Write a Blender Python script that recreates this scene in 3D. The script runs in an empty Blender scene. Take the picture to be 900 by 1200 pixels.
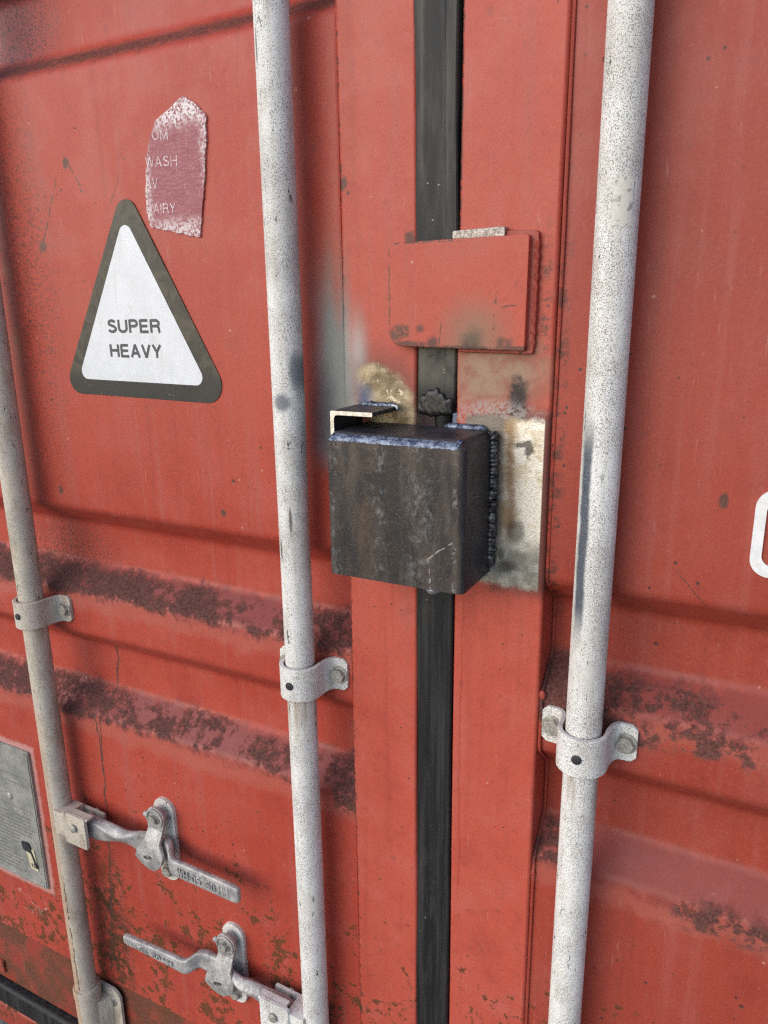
import bpy, bmesh, math, random
import numpy as np
from mathutils import Matrix, Vector
rnd = random.Random(7)
sc = bpy.context.scene
PI = math.pi
H = 1.345                      # eye height above the ground; all heights below are given relative to the eye

# ------------------------------------------------------------------ camera
cam_d = bpy.data.cameras.new('camera'); cam = bpy.data.objects.new('camera', cam_d)
sc.collection.objects.link(cam); sc.camera = cam
cam_d.sensor_fit = 'HORIZONTAL'; cam_d.sensor_width = 36.0
cam_d.lens = 882.53 / 900 * 36.0
cam_d.clip_start = 0.02; cam_d.clip_end = 2000
right = Vector((0.88837647, 0.45896207, -0.01187673))
down = Vector((0.1101001, -0.23808327, -0.96498411))
fwd = Vector((-0.44571876, 0.85596155, -0.26203934))
mw = Matrix.Identity(4)
for i in range(3):
    mw[i][0] = right[i]; mw[i][1] = -down[i]; mw[i][2] = -fwd[i]
mw.translation = Vector((0, -0.69, H))
cam.matrix_world = mw

# ------------------------------------------------------------------ light
SUN_EL, SUN_AZ = 25.0, 208.0   # azimuth clockwise from +Y (north): behind the viewer, to the left
w = bpy.data.worlds.new('World'); sc.world = w; w.use_nodes = True
wn = w.node_tree; wn.nodes.clear()
sky = wn.nodes.new('ShaderNodeTexSky'); sky.sky_type = 'NISHITA'; sky.sun_disc = False
sky.sun_elevation = math.radians(SUN_EL); sky.sun_rotation = math.radians(SUN_AZ)
sky.air_density = 1.0; sky.dust_density = 1.0; sky.ozone_density = 1.0
bg = wn.nodes.new('ShaderNodeBackground'); bg.inputs['Strength'].default_value = 0.115
wo = wn.nodes.new('ShaderNodeOutputWorld')
wn.links.new(sky.outputs[0], bg.inputs[0]); wn.links.new(bg.outputs[0], wo.inputs[0])
sd = bpy.data.lights.new('sun', 'SUN'); sd.energy = 1.0; sd.angle = math.radians(72); sd.color = (1.0, 0.965, 0.925)
sun = bpy.data.objects.new('sun', sd); sc.collection.objects.link(sun)
az, el = math.radians(SUN_AZ), math.radians(SUN_EL)
to_sun = Vector((math.sin(az) * math.cos(el), math.cos(az) * math.cos(el), math.sin(el)))
sun.rotation_euler = to_sun.to_track_quat('Z', 'Y').to_euler()
sun.location = (-1, -3, 4)
vs = sc.view_settings
vs.view_transform = 'Standard'; vs.look = 'None'; vs.exposure = 0.84; vs.gamma = 1.0; vs.use_curve_mapping = False
sc.cycles.max_bounces = 4; sc.cycles.diffuse_bounces = 2; sc.cycles.glossy_bounces = 2; sc.cycles.use_denoising = False; sc.cycles.pixel_filter_type = "BLACKMAN_HARRIS"; sc.cycles.filter_width = 1.3; sc.cycles.use_adaptive_sampling = True; sc.cycles.adaptive_threshold = 0.02

# ------------------------------------------------------------------ node helper
class M:
    def __init__(s, name, color=(.5, .5, .5), rough=.5, metal=0.0):
        s.mat = bpy.data.materials.new(name); s.mat.use_nodes = True
        s.nt = s.mat.node_tree; s.p = s.nt.nodes['Principled BSDF']
        s.setc(color); s.set('Roughness', rough); s.set('Metallic', metal)
        g = s.nt.nodes.new('ShaderNodeNewGeometry')
        sub = s.nt.nodes.new('ShaderNodeVectorMath'); sub.operation = 'SUBTRACT'
        sub.inputs[1].default_value = (0, 0, H)
        s.nt.links.new(g.outputs['Position'], sub.inputs[0]); s.pos = sub.outputs[0]
        s.nrm = g.outputs['Normal']
        sp = s.nt.nodes.new('ShaderNodeSeparateXYZ'); s.nt.links.new(s.pos, sp.inputs[0])
        s.x, s.y, s.z = sp.outputs
        s.hgt = None; s.cache = {}
    def link(s, a, sock):
        if isinstance(a, (int, float)): sock.default_value = a
        elif isinstance(a, tuple): sock.default_value = (a + (1.0,))[:len(sock.default_value)]
        else: s.nt.links.new(a, sock)
    def set(s, k, v): s.link(v, s.p.inputs[k])
    def setc(s, v): s.link(v, s.p.inputs['Base Color'])
    def op(s, o, a, b=None, c=None, clamp=False):
        n = s.nt.nodes.new('ShaderNodeMath'); n.operation = o; n.use_clamp = clamp
        for i, q in enumerate((a, b, c)):
            if q is not None: s.link(q, n.inputs[i])
        return n.outputs[0]
    def add(s, a, b): return s.op('ADD', a, b)
    def sub(s, a, b): return s.op('SUBTRACT', a, b)
    def mul(s, a, b): return s.op('MULTIPLY', a, b)
    def mx(s, *a):
        r = a[0]
        for q in a[1:]: r = s.op('MAXIMUM', r, q)
        return r
    def prod(s, *a):
        r = a[0]
        for q in a[1:]: r = s.mul(r, q)
        return r
    def scale(s, v, vec=None):
        n = s.nt.nodes.new('ShaderNodeVectorMath'); n.operation = 'MULTIPLY'
        s.link(vec or s.pos, n.inputs[0]); n.inputs[1].default_value = v
        return n.outputs[0]
    def noise(s, sc_, det=3, rough=.55, vec=None, dist=0.0, off=0.0):
        key = (sc_, det, rough, dist, off)
        if vec is None and key in s.cache: return s.cache[key]
        n = s.nt.nodes.new('ShaderNodeTexNoise')
        v = vec or s.pos
        if off:
            a = s.nt.nodes.new('ShaderNodeVectorMath'); a.operation = 'ADD'; s.link(v, a.inputs[0])
            a.inputs[1].default_value = (off, off * 1.7, off * .6); v = a.outputs[0]
        s.link(v, n.inputs['Vector'])
        n.inputs['Scale'].default_value = sc_; n.inputs['Detail'].default_value = det
        n.inputs['Roughness'].default_value = rough; n.inputs['Distortion'].default_value = dist
        if vec is None: s.cache[key] = n.outputs['Fac']
        return n.outputs['Fac']
    def vor(s, sc_, vec=None, rand=1.0):
        n = s.nt.nodes.new('ShaderNodeTexVoronoi'); s.link(vec or s.pos, n.inputs['Vector'])
        n.inputs['Scale'].default_value = sc_; n.inputs['Randomness'].default_value = rand
        sp = s.nt.nodes.new('ShaderNodeSeparateColor'); s.nt.links.new(n.outputs['Color'], sp.inputs[0])
        return n.outputs['Distance'], sp.outputs[0], sp.outputs[1]
    def ss(s, x, a, b, lo=0.0, hi=1.0):
        n = s.nt.nodes.new('ShaderNodeMapRange'); n.interpolation_type = 'SMOOTHSTEP'
        for k, q in (('Value', x), ('From Min', a), ('From Max', b), ('To Min', lo), ('To Max', hi)):
            s.link(q, n.inputs[k])
        return n.outputs[0]
    def mix(s, f, a, b, mode='MIX'):
        n = s.nt.nodes.new('ShaderNodeMix'); n.data_type = 'RGBA'; n.blend_type = mode
        s.link(f, n.inputs[0]); s.link(a, n.inputs[6]); s.link(b, n.inputs[7])
        return n.outputs[2]
    def fmix(s, f, a, b):
        n = s.nt.nodes.new('ShaderNodeMix'); n.data_type = 'FLOAT'
        s.link(f, n.inputs[0]); s.link(a, n.inputs[2]); s.link(b, n.inputs[3])
        return n.outputs[0]
    def jag(s, sc_):
        return s.noise(16 if sc_ < 30 else 55 if sc_ < 100 else 150, 3, .6)
    def warp(s, x, sc_, amp, off=0.0, det=3):
        return s.add(x, s.mul(s.sub(s.jag(sc_), .5), amp))
    def band(s, x, a, b, soft):
        return s.mul(s.ss(x, a - soft, a + soft), s.ss(x, b + soft, b - soft))
    def ell(s, cx, cz, rx, rz, soft=.3, sc_=60, amp=.8, off=0.0, shear=0.0, det=4):
        dx = s.mul(s.sub(s.x, cx), 1 / rx); dz = s.mul(s.sub(s.z, cz), 1 / rz)
        if shear: dx = s.add(dx, s.mul(dz, shear))
        d = s.op('SQRT', s.add(s.mul(dx, dx), s.mul(dz, dz)))
        if amp: d = s.add(d, s.mul(s.sub(s.jag(sc_), .5), amp))
        return s.ss(d, 1 + soft, 1 - soft)
    def spots(s, sc_, frac, rmin, rmax, jag=0.0):
        """irregular dots: a fraction of Voronoi cells carries a dot of random radius (in cells)"""
        d, r, g = s.vor(sc_)
        if jag: d = s.add(d, s.mul(s.sub(s.noise(sc_ * 3, 2, .6), .5), jag))
        rad = s.fmix(g, rmin, rmax)
        return s.mul(s.ss(d, rad, s.mul(rad, .55)), s.op('GREATER_THAN', r, 1 - frac))
    def bump(s, h, strength=.3, dist=.001):
        n = s.nt.nodes.new('ShaderNodeBump'); n.inputs['Strength'].default_value = strength
        n.inputs['Distance'].default_value = dist; s.link(h, n.inputs['Height'])
        if s.hgt is not None: s.nt.links.new(s.hgt, n.inputs['Normal'])
        s.hgt = n.outputs[0]; s.nt.links.new(s.hgt, s.p.inputs['Normal'])

# ------------------------------------------------------------------ materials
def paint_material(name, feat):
    """old red container paint; feat names the stains and wear found on that part of the doors"""
    m = M(name)
    x, z = m.x, m.z
    big = m.noise(2.6, 2); mid = m.noise(16, 3, .6); n55 = m.noise(55, 3, .6); fine = m.noise(300, 3, .65)
    k = (1.40, 1.58, 1.66) if ('fl' in feat or 'fr' in feat or 'plate' in feat) else (1.22, 1.12, 1.12) if 'left' in feat else (1.0, 1.0, 1.0)      # posts and plate get a paler base; left panel brightened in place of light
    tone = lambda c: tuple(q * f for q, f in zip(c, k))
    col = m.mix(m.ss(big, .35, .65), tone((.300, .043, .025)), tone((.335, .053, .032)))
    col = m.mix(m.mul(m.ss(mid, .48, .75), .5), col, tone((.34, .075, .058)))
    col = m.mix(m.mul(m.ss(mid, .46, .28), .35), col, tone((.225, .032, .024)))
    st = m.noise(1, 3, .6, vec=m.scale((55, 55, 2.2)))                 # rain streaking
    col = m.mix(m.mul(m.ss(st, .50, .72), .40), col, (.36, .095, .078))
    col = m.mix(m.mul(m.ss(st, .46, .28), .18), col, (.17, .028, .026))
    rough = m.fmix(m.ss(mid, .3, .7), .40, .58)
    scuff = m.mul(m.ss(m.noise(1, 2, .6, vec=m.scale((420, 420, 26)), off=3.), .66, .72), m.ss(n55, .46, .60))
    col = m.mix(m.mul(scuff, .45), col, (.50, .20, .16))
    col = m.mix(m.mul(m.ss(fine, .52, .72), .16), col, (.46, .16, .12))
    col = m.mix(m.mul(m.ss(fine, .46, .30), .20), col, (.17, .026, .02))
    col = m.mix(m.mul(m.ss(n55, .56, .72), .18), col, (.19, .035, .028))
    # chips, dots, specks
    gate = m.ss(big, .42, .58)
    dots = m.mul(m.spots(95, .26, .05, .20), m.add(.45, gate))
    dots3 = m.spots(27, .14, .03, .085)
    d_, r_, g_ = m.vor(60)
    pale = m.mul(m.ss(d_, .12, .05), m.op('GREATER_THAN', r_, .93))
    ring = m.mul(m.ss(m.add(d_, m.mul(m.sub(n55, .5), .3)), .30, .12), m.op('LESS_THAN', r_, .035))
    col = m.mix(m.mul(pale, .6), col, (.60, .30, .25))
    col = m.mix(m.mul(ring, .35), col, (.20, .055, .045))
    col = m.mix(m.mul(m.mx(dots, dots3), .85), col, (.085, .035, .03))
    relief = m.mul(dots3, -.6)
    dirt = None; bare = None
    GR = lambda: m.mix(m.ss(fine, .34, .66), (.046, .027, .025), (.112, .064, .056))
    clump = m.noise(75, 5, .70, off=2.2)
    if 'freckle' in feat:                                                # rust freckles, more of them low down
        cover = m.mul(m.ss(z, -.52, -.98), m.ss(mid, .34, .60))
        thr = m.fmix(cover, .68, .465)
        fr = m.mul(m.ss(clump, thr, m.add(thr, .07)), m.ss(z, -.50, -.62))
        col = m.mix(m.mul(fr, .86), col, m.mix(fine, (.040, .026, .014), (.15, .075, .032)))
        dirt = fr
    if 'left' in feat or 'right' in feat:                                # grime and lichen lying on the ledges, over slopes with painted shade
        zz = m.add(z, m.add(m.mul(m.sub(mid, .5), .024), m.mul(m.sub(clump, .5), .040)))
        v = m.add(m.mul(clump, .60), m.mul(m.noise(20, 2, .5, off=6.), .40))
        def ledge(z0, z1, cov):
            t = m.sub(.60, cov)
            return m.mul(m.band(zz, z0, z1, .006), m.ss(m.add(v, m.mul(m.sub(fine, .5), .10)), t, m.add(t, .10)))
        if 'left' in feat:
            gr = m.mx(ledge(-.389, -.353, m.ss(x, -.98, -.46, .25, .165)), ledge(-.586, -.546, m.ss(x, -1.0, -.58, .20, .115)),
                      m.mul(m.ell(-.417, -.573, .024, .034, .35, 60, 1.0), m.ss(clump, .40, .52)),
                      m.mul(m.ell(-.425, -.372, .030, .026, .35, 60, 1.0), m.ss(clump, .40, .52)),
                      m.mul(m.mul(m.ell(-.90, -.340, .09, .045, .6, 60, 1.0), m.ss(fine, .46, .58)), .8))
            slope_shade = m.mx(m.band(zz, -.390, -.350, .010), m.band(zz, -.588, -.545, .010))
            top = m.mul(m.band(m.add(z, m.mul(m.sub(n55, .5), .012)), .273, .292, .007), m.ss(clump, .20, .46))
            gr = m.mx(gr, m.mul(top, .95))
        else:
            gr = m.mx(m.mul(ledge(-.412, -.358, m.ss(x, -.17, .06, .20, .13)), 1.0), m.ell(-.168, -.370, .024, .024, .4, 60, 1.2),
                      m.mul(m.mx(m.ell(.012, -.592, .046, .018, .4, 60, 1.5), m.ell(-.168, -.567, .020, .020, .4, 60, 1.1)), m.ss(clump, .40, .54)))
            slope_shade = m.mul(m.mx(m.band(zz, -.390, -.350, .010), m.band(zz, -.588, -.545, .010)), .6)
        worn = m.mx(m.band(zz, -.412, -.388, .008), m.band(zz, -.612, -.586, .008))
        col = m.mix(m.mul(worn, .5), col, (.40, .115, .085))
        col = m.mix(m.mul(slope_shade, .72), col, (.150, .036, .036))  # upward slopes darkened in the colour, offsetting the light they catch
        col = m.mix(m.mul(gr, .84), col, GR())
        dirt = m.mx(dirt, gr) if dirt is not None else gr
    def scratch(x0, z0, x1, z1, wd, amp=.010, gate_=.44):
        L = math.hypot(x1 - x0, z1 - z0); ux, uz = (x1 - x0) / L, (z1 - z0) / L
        dx = m.sub(x, x0); dz = m.sub(z, z0)
        t = m.add(m.mul(dx, ux), m.mul(dz, uz)); q = m.add(m.mul(dx, -uz), m.mul(dz, ux))
        q = m.op('ABSOLUTE', m.add(q, m.mul(m.sub(n55, .5), amp)))
        k = m.mul(m.ss(q, wd, wd * .35), m.mul(m.ss(t, -.004, .004), m.ss(t, L + .004, L - .004)))
        return m.mul(k, m.ss(m.noise(150, 3, .6), gate_ - .04, gate_ + .06))
    scr = None
    if 'left' in feat:
        md = m.mul(m.mx(m.ell(-.885, .33, .08, .07, .6, 20, .6), m.mul(m.ell(-.87, .02, .050, .28, .7, 14, .8), .75)), m.ss(fine, .49, .60))
        col = m.mix(m.mul(m.ell(-.89, .335, .06, .055, .7, 12, .6), .5), col, (.20, .075, .085))
        col = m.mix(m.mul(md, .8), col, (.06, .03, .03))
        br2 = m.mul(m.ell(-.865, -1.00, .032, .15, .6, 16, .9), m.ss(clump, .36, .54))
        col = m.mix(m.mul(br2, .85), col, (.058, .034, .018))
        # pale masking line round the data plate
        ddx = m.sub(m.op('ABSOLUTE', m.sub(x, -1.115)), .1005); ddz = m.sub(m.op('ABSOLUTE', m.sub(z, -.8235)), .1335)
        fr2 = m.ss(m.add(m.mx(ddx, ddz), m.mul(m.sub(n55, .5), .010)), .013, .006)
        col = m.mix(m.mul(fr2, .55), col, (.56, .36, .33))
        scr = m.mx(scratch(-.781, .178, -.757, .139, .0016), scratch(-.798, .153, -.836, .076, .0017), scratch(-.698, .147, -.713, .121, .0013),
                   scratch(-.822, -.455, -.835, -.56, .0024, .012, .1), scratch(-.838, -.58, -.852, -.80, .0026, .016, .1),
                   scratch(-.852, -.80, -.886, -1.07, .0025, .014, .15), scratch(-.848, -.575, -.843, -.67, .0020, .014, .1),
                   m.ell(-.779, .170, .005, .006, .4, 120, 1.), m.ell(-.835, .078, .006, .006, .5, 120, 1.2),
                   m.ell(-.86, -.237, .004, .006, .4, 120, 1.), m.ell(-.577, -.237, .004, .004, .4, 120, 1.))
        fs = m.mx(scratch(-1.10, -.985, -1.045, -1.02, .0008, .05, .3), scratch(-1.09, -1.03, -1.03, -1.0, .0008, .06, .3))
        col = m.mix(m.mul(fs, .7), col, (.66, .40, .36))
    if 'right' in feat:
        scr = m.mx(scratch(-.06, -.235, -.035, -.262, .0007, .001, .2), m.ell(-.03, -.164, .004, .006, .4, 120, 1.1))
        col = m.mix(m.mul(m.mul(m.band(m.warp(x, 60, .014), -.182, -.170, .004), m.mul(m.band(z, -.31, .05, .05), m.ss(m.add(m.mul(clump, .6), m.mul(fine, .4)), .47, .57))), .8), col, (.075, .032, .026))
    if 'plate' in feat:
        scr = m.mx(m.ell(-.333, -.024, .009, .0075, .4, 120, 1.3), m.ell(-.323, -.022, .003, .006, .4, 120, 1.2), m.ell(-.309, -.020, .004, .004, .4, 120, 1.2),
                   m.ell(-.296, -.033, .006, .006, .5, 120, 1.3), m.ell(-.262, -.036, .004, .004, .4, 120, 1.2), m.ell(-.253, -.037, .003, .004, .4, 120, 1.2),
                   m.ell(-.225, -.033, .008, .005, .5, 120, 1.4), m.ell(-.320, -.034, .020, .003, .5, 120, 1.5),
                   scratch(-.287, -.016, -.289, -.036, .0010, .003, .3), scratch(-.233, .024, -.236, -.028, .0016, .008, .52), scratch(-.229, -.0015, -.213, .0010, .0010, .007, .50),
                   scratch(-.214, .022, -.2155, .019, .0009, .001, .2),
                   m.mul(m.ss(m.op('ABSOLUTE', m.sub(m.warp(x, 150, .003), -.3425)), .0030, .0016), m.ss(clump, .36, .46)),
                   m.mul(m.mul(m.ss(z, .0562, .058), m.ss(x, -.25, -.28)), m.ss(clump, .46, .52)), m.mul(m.ss(z, -.0345, -.0358), m.ss(clump, .40, .50)))
        scr = m.mul(scr, m.ss(m.add(m.mul(clump, .6), m.mul(fine, .4)), .38, .50))
        hz = m.mul(m.ell(-.254, -.030, .028, .030, .8, 60, .8), .75)
        col = m.mix(hz, col, (.22, .145, .095))
        col = m.mix(m.mul(m.ell(-.256, -.033, .010, .012, .6, 60, 1.), .8), col, (.085, .07, .045))
    if 'fl' in feat:
        scr = m.mx(m.mul(m.band(m.warp(x, 60, .004), -.404, -.3985, .0015), m.ss(clump, .50, .58)), m.ell(-.398, .117, .005, .006, .4, 120, 1.2), m.ell(-.392, .108, .002, .002, .4, 120, 1.),
                   m.ell(-.3255, .064, .005, .006, .4, 120, 1.))
    if 'fr' in feat:
        scr = m.mx(m.mul(m.band(m.warp(x, 60, .012), -.196, -.186, .004), m.mul(m.band(z, -.06, .06, .03), m.ss(m.add(m.mul(clump, .6), m.mul(fine, .4)), .48, .58))), m.mul(m.band(m.warp(x, 60, .004), -.277, -.2725, .0015), m.mul(m.ss(z, .0, .1), m.ss(clump, .42, .5))))
        dr = m.mul(m.ss(m.op('ABSOLUTE', m.sub(m.warp(x, 18, .010), -.2655)), .0016, .0008), m.band(z, -.66, -.28, .02))
        col = m.mix(m.mul(dr, .4), col, (.28, .035, .025))
    if scr is not None:
        col = m.mix(m.mul(scr, .88), col, m.mix(fine, (.050, .030, .025), (.12, .060, .045)))
    sm = None
    if 'left' in feat or 'fl' in feat:                                   # smoke blown over the paint by the welding
        sm = m.mul(m.ss(m.warp(x, 16, .016), -.452, -.420), m.mul(m.ss(m.add(m.warp(z, 16, .06), m.mul(m.sub(st, .5), .16)), .105, -.035), m.ss(z, -.185, -.14)))
        sm = m.mul(sm, m.ss(m.add(m.mul(fine, .5), m.mul(clump, .5)), .22, .46, .72, 1.0))
        if 'fl' in feat:
            sx = m.add(x, m.mul(m.add(z, .09), .10))
            sm = m.mul(sm, m.mx(m.ss(sx, -.374, -.396), m.mul(m.ell(-.385, -.055, .012, .045, .8, 16, .3), .8)))
        col = m.mix(m.mul(sm, .93), col, m.mix(m.ss(z, .085, -.03), (.24, .16, .12), m.mix(m.ell(-.386, -.055, .010, .045, .9, 16, .2), (.20, .235, .218), (.46, .47, .44))))
        col = m.mix(m.mul(m.ell(-.430, -.115, .016, .045, .8, 60, .9), .6), col, (.045, .055, .075))
    if 'fr' in feat:
        sm = m.mul(m.ell(-.240, -.060, .052, .030, .6, 16, .9), .92)
        col = m.mix(sm, col, m.mix(m.ss(n55, .38, .62), (.31, .215, .145), (.27, .13, .09)))
        so = m.mul(m.ell(-.2135, -.084, .0095, .019, .55, 150, 1.5), .95)
        col = m.mix(so, col, (.022, .020, .022))
    if 'fl' in feat or 'fr' in feat:                                     # paint ground away to bare, heat-tinted steel
        g2 = m.noise(1, 3, .65, vec=m.scale((420, 420, 760)))
        tint = m.noise(42, 4, .62, off=7., dist=.4)
        if 'fr' in feat:
            j150 = m.noise(150, 3, .6)
            zw = m.add(m.warp(z, 60, .016), m.mul(m.sub(j150, .5), .010))
            bare = m.prod(m.ss(m.warp(x, 150, .010), -.268, -.262), m.ss(x, -.1865, -.1878), m.ss(zw, -.098, -.105), m.ss(m.warp(z, 150, .014), -.274, -.266))
            hal = m.mul(m.mul(m.ss(m.warp(z, 60, .016), -.287, -.266), m.ss(z, -.086, -.104)), m.ss(m.warp(x, 60, .01), -.245, -.23))
            col = m.mix(m.mul(hal, .75), col, (.05, .035, .03))
            brush = m.ell(-.236, -.099, .040, .013, .5, 150, 1.9)
            brush = m.mul(brush, m.ss(fine, .36, .58))
            col = m.mix(m.mul(brush, .8), col, (.36, .32, .30))
            mc = m.mix(m.ss(tint, .34, .54), (.70, .60, .43), (.90, .86, .76))
            mc = m.mix(m.mul(m.ss(m.warp(x, 60, .010), -.202, -.224), m.ss(z, -.262, -.20)), mc, m.mix(m.ss(tint, .42, .58), (.38, .27, .16), (.60, .53, .42)))
            arcx = m.sub(m.add(x, m.mul(m.op('ABSOLUTE', m.add(z, .19)), .06)), -.2165)
            mc = m.mix(m.mul(m.mul(m.ss(m.op('ABSOLUTE', m.add(arcx, m.mul(m.sub(n55, .5), .006))), .0060, .0008), m.band(z, -.225, -.112, .02)), .60), mc, (.20, .085, .025))
            mc = m.mix(m.mul(m.ss(m.warp(x, 60, .006), -.222, -.229), .8), mc, (.10, .09, .095))
            mc = m.mix(m.ss(m.warp(z, 60, .03), -.215, -.240), mc, m.mix(m.ss(tint, .4, .62), (.25, .245, .21), (.46, .45, .40)))
            bl = m.mx(m.ell(-.207, -.127, .011, .0028, .5, 150, 2.4), m.ell(-.201, -.131, .0045, .0075, .4, 150, 2.2), m.mul(m.ell(-.212, -.213, .008, .010, .6, 60, 1.9), .8), m.ell(-.219, -.250, .009, .006, .6, 60, 1.8), m.mul(m.ell(-.226, -.238, .003, .007, .5, 150, 1.5), .8))
            mc = m.mix(m.mul(bl, .85), mc, (.045, .04, .035))
        else:
            bare = m.mx(m.ell(-.352, -.094, .031, .036, .2, 60, .5, shear=.35), m.ell(-.366, -.070, .020, .016, .25, 60, .5))
            hal = m.ell(-.352, -.086, .042, .042, .5, 60, .7, shear=.3)
            col = m.mix(m.mul(hal, .6), col, (.07, .05, .04))
            mc = m.mix(m.ss(tint, .36, .62), (.14, .10, .055), (.40, .33, .22))
            mc = m.mix(m.mul(m.ell(-.384, -.088, .014, .013, .6, 60, .6), .95), mc, (.05, .085, .19))
            mc = m.mix(m.ss(m.noise(95, 3, .65), .58, .66), mc, (.58, .52, .40))
        mc = m.mix(m.mul(m.ss(g2, .46, .66), .35), mc, (.24, .19, .13))
        col = m.mix(bare, col, mc)
        m.set('Metallic', m.mul(bare, .35))
        relief = m.add(relief, m.mul(bare, m.add(m.mul(g2, .35), m.sub(m.mul(tint, .35), .7))))
    if 'rail' in feat:
        br = m.ss(mid, .30, .56)
        col = m.mix(m.mul(br, .85), col, m.mix(clump, (.055, .028, .018), (.19, .075, .045)))
    rg_ = rough
    if sm is not None: rg_ = m.fmix(sm, rg_, .6)
    if dirt is not None:
        rg_ = m.fmix(dirt, rg_, .92); m.set('Specular IOR Level', m.fmix(dirt, .36, .1))
        relief = m.add(relief, m.mul(dirt, m.add(.05, m.mul(fine, .45))))
    else: m.set('Specular IOR Level', .36)
    if bare is not None: rg_ = m.fmix(bare, rg_, m.fmix(g2, .30, .60))
    m.setc(col); m.set('Roughness', rg_)
    m.bump(m.add(relief, m.add(m.mul(fine, .10), m.mul(mid, .5))), .5, .0014)
    return m.mat
RED = paint_material('red_paint', {'freckle'})
RED_RAIL = paint_material('rusty_red_paint', {'freckle', 'rail'})
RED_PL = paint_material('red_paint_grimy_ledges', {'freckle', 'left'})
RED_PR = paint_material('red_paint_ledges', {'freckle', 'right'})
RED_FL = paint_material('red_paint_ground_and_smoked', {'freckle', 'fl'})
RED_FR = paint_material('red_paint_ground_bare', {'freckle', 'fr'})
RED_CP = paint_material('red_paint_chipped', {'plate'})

def galv_material():
    m = M('chalky_galvanised_paint')
    x, z = m.x, m.z
    sp = m.noise(1000, 2, .60); sp2 = m.noise(700, 2, .6, off=3.); pat = m.noise(13, 4, .6); st = m.noise(1, 4, .6, vec=m.scale((110, 110, 6)))
    beige = m.ss(x, -.62, -.88)
    base = m.mix(beige, (.78, .775, .75), (.55, .485, .395))
    col = m.mix(m.mul(m.ss(pat, .42, .66), .5), base, (.50, .475, .43))
    col = m.mix(m.mul(m.ss(st, .52, .70), .40), col, (.47, .43, .36))
    col = m.mix(m.mul(m.mul(m.ss(m.noise(1, 4, .65, vec=m.scale((45, 45, 14)), off=9.), .50, .66), m.add(.35, m.mul(beige, .65))), .6), col, (.30, .23, .15))
    thr = m.fmix(m.ss(m.noise(20, 3, .6, off=5.), .35, .65), .50, .57)
    spk = m.ss(sp, thr, m.add(thr, .06))
    col = m.mix(m.mul(spk, .84), col, m.mix(m.ss(sp2, .4, .6), (.10, .10, .11), (.25, .21, .17)))
    col = m.mix(m.mul(m.ss(sp2, .46, .36), .25), col, (.80, .80, .79))
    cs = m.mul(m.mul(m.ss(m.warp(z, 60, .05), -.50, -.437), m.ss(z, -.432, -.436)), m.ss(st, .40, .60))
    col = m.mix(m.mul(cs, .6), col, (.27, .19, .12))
    # chips
    ch = m.mul(m.ss(m.noise(1, 4, .65, vec=m.scale((170, 170, 55)), off=2.), .635, .67), m.ss(m.noise(11, 2, off=6.), .44, .54))
    col = m.mix(m.mul(ch, .9), col, (.045, .042, .042))
    # rusty weather side of the outer bar
    ru = m.mul(m.mul(m.ss(m.warp(x, 60, .006), -.9085, -.9135), m.ss(x, -.80, -.9)), m.ss(z, -.45, -.75))
    col = m.mix(m.mul(ru, .7), col, (.42, .27, .17))
    edge = m.mul(m.mul(m.ss(m.op('ABSOLUTE', m.sub(m.warp(x, 90, .006), -.911)), .0016, .0006), m.band(z, -1.09, -.86, .02)), m.ss(m.noise(90, 3), .4, .55))
    col = m.mix(m.mul(edge, .85), col, (.05, .03, .02))
    # blue grey rub mark on the right bar, smudge of soot on the middle one
    rub = m.mul(m.mul(m.band(m.warp(x, 40, .004), -.1425, -.1340, .0018), m.band(z, -.285, -.105, .025)), m.ss(sp, .74, .52))
    col = m.mix(m.mul(rub, .96), col, (.045, .062, .09))
    smu = m.mx(m.mul(m.ell(-.453, -.0935, .0085, .009, .5, 90, .5), 1.), m.mul(m.ell(-.440, -.062, .004, .018, .5, 90, .6), .9))
    col = m.mix(m.mul(smu, .8), col, (.085, .10, .13))
    sk = m.mul(m.ell(-.449, -.22, .0016, .014, .4, 90, .9), m.ss(x, -.6, -.5))
    sk2 = m.mul(m.ell(-.463, -.255, .0016, .012, .4, 90, .9, 3.), 1.)
    sk3 = m.mul(m.ell(-.463, .235, .0014, .016, .4, 90, .9, 4.), 1.)
    col = m.mix(m.mul(m.mx(sk, sk2, sk3), .8), col, (.07, .055, .045))
    m.setc(col); m.set('Roughness', m.fmix(spk, .58, .75)); m.set('Specular IOR Level', .35)
    m.bump(sp, .35, .0005); m.bump(m.noise(90, 3), .15, .0008)
    return m.mat
GALV = galv_material()

def cast_material():
    m = M('galvanised_forging')
    n1 = m.noise(420, 4, .65); n2 = m.noise(48, 4, .65); n3 = m.noise(120, 3, .6, off=2.)
    col = m.mix(m.ss(n2, .38, .62), (.48, .465, .45), (.30, .295, .295))
    col = m.mix(m.mul(m.ss(n1, .52, .62), .6), col, (.16, .15, .15))
    col = m.mix(m.mul(m.ss(n3, .55, .68), .45), col, (.66, .64, .61))
    col = m.mix(m.mul(m.ss(m.noise(70, 4, .7, off=5.), .60, .70), .6), col, (.20, .13, .08))
    m.setc(col); m.set('Roughness', .52); m.set('Metallic', .25)
    m.bump(n1, .4, .0007); m.bump(n2, .2, .0016)
    return m.mat
CAST = cast_material()

def bolt_material():
    m = M('weathered_zinc')
    n = m.noise(260, 4, .65)
    m.setc(m.mix(m.ss(n, .35, .65), (.26, .25, .22), (.46, .44, .39))); m.set('Roughness', .55); m.set('Metallic', .35)
    m.bump(n, .3, .0006)
    return m.mat
BOLT = bolt_material()

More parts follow.
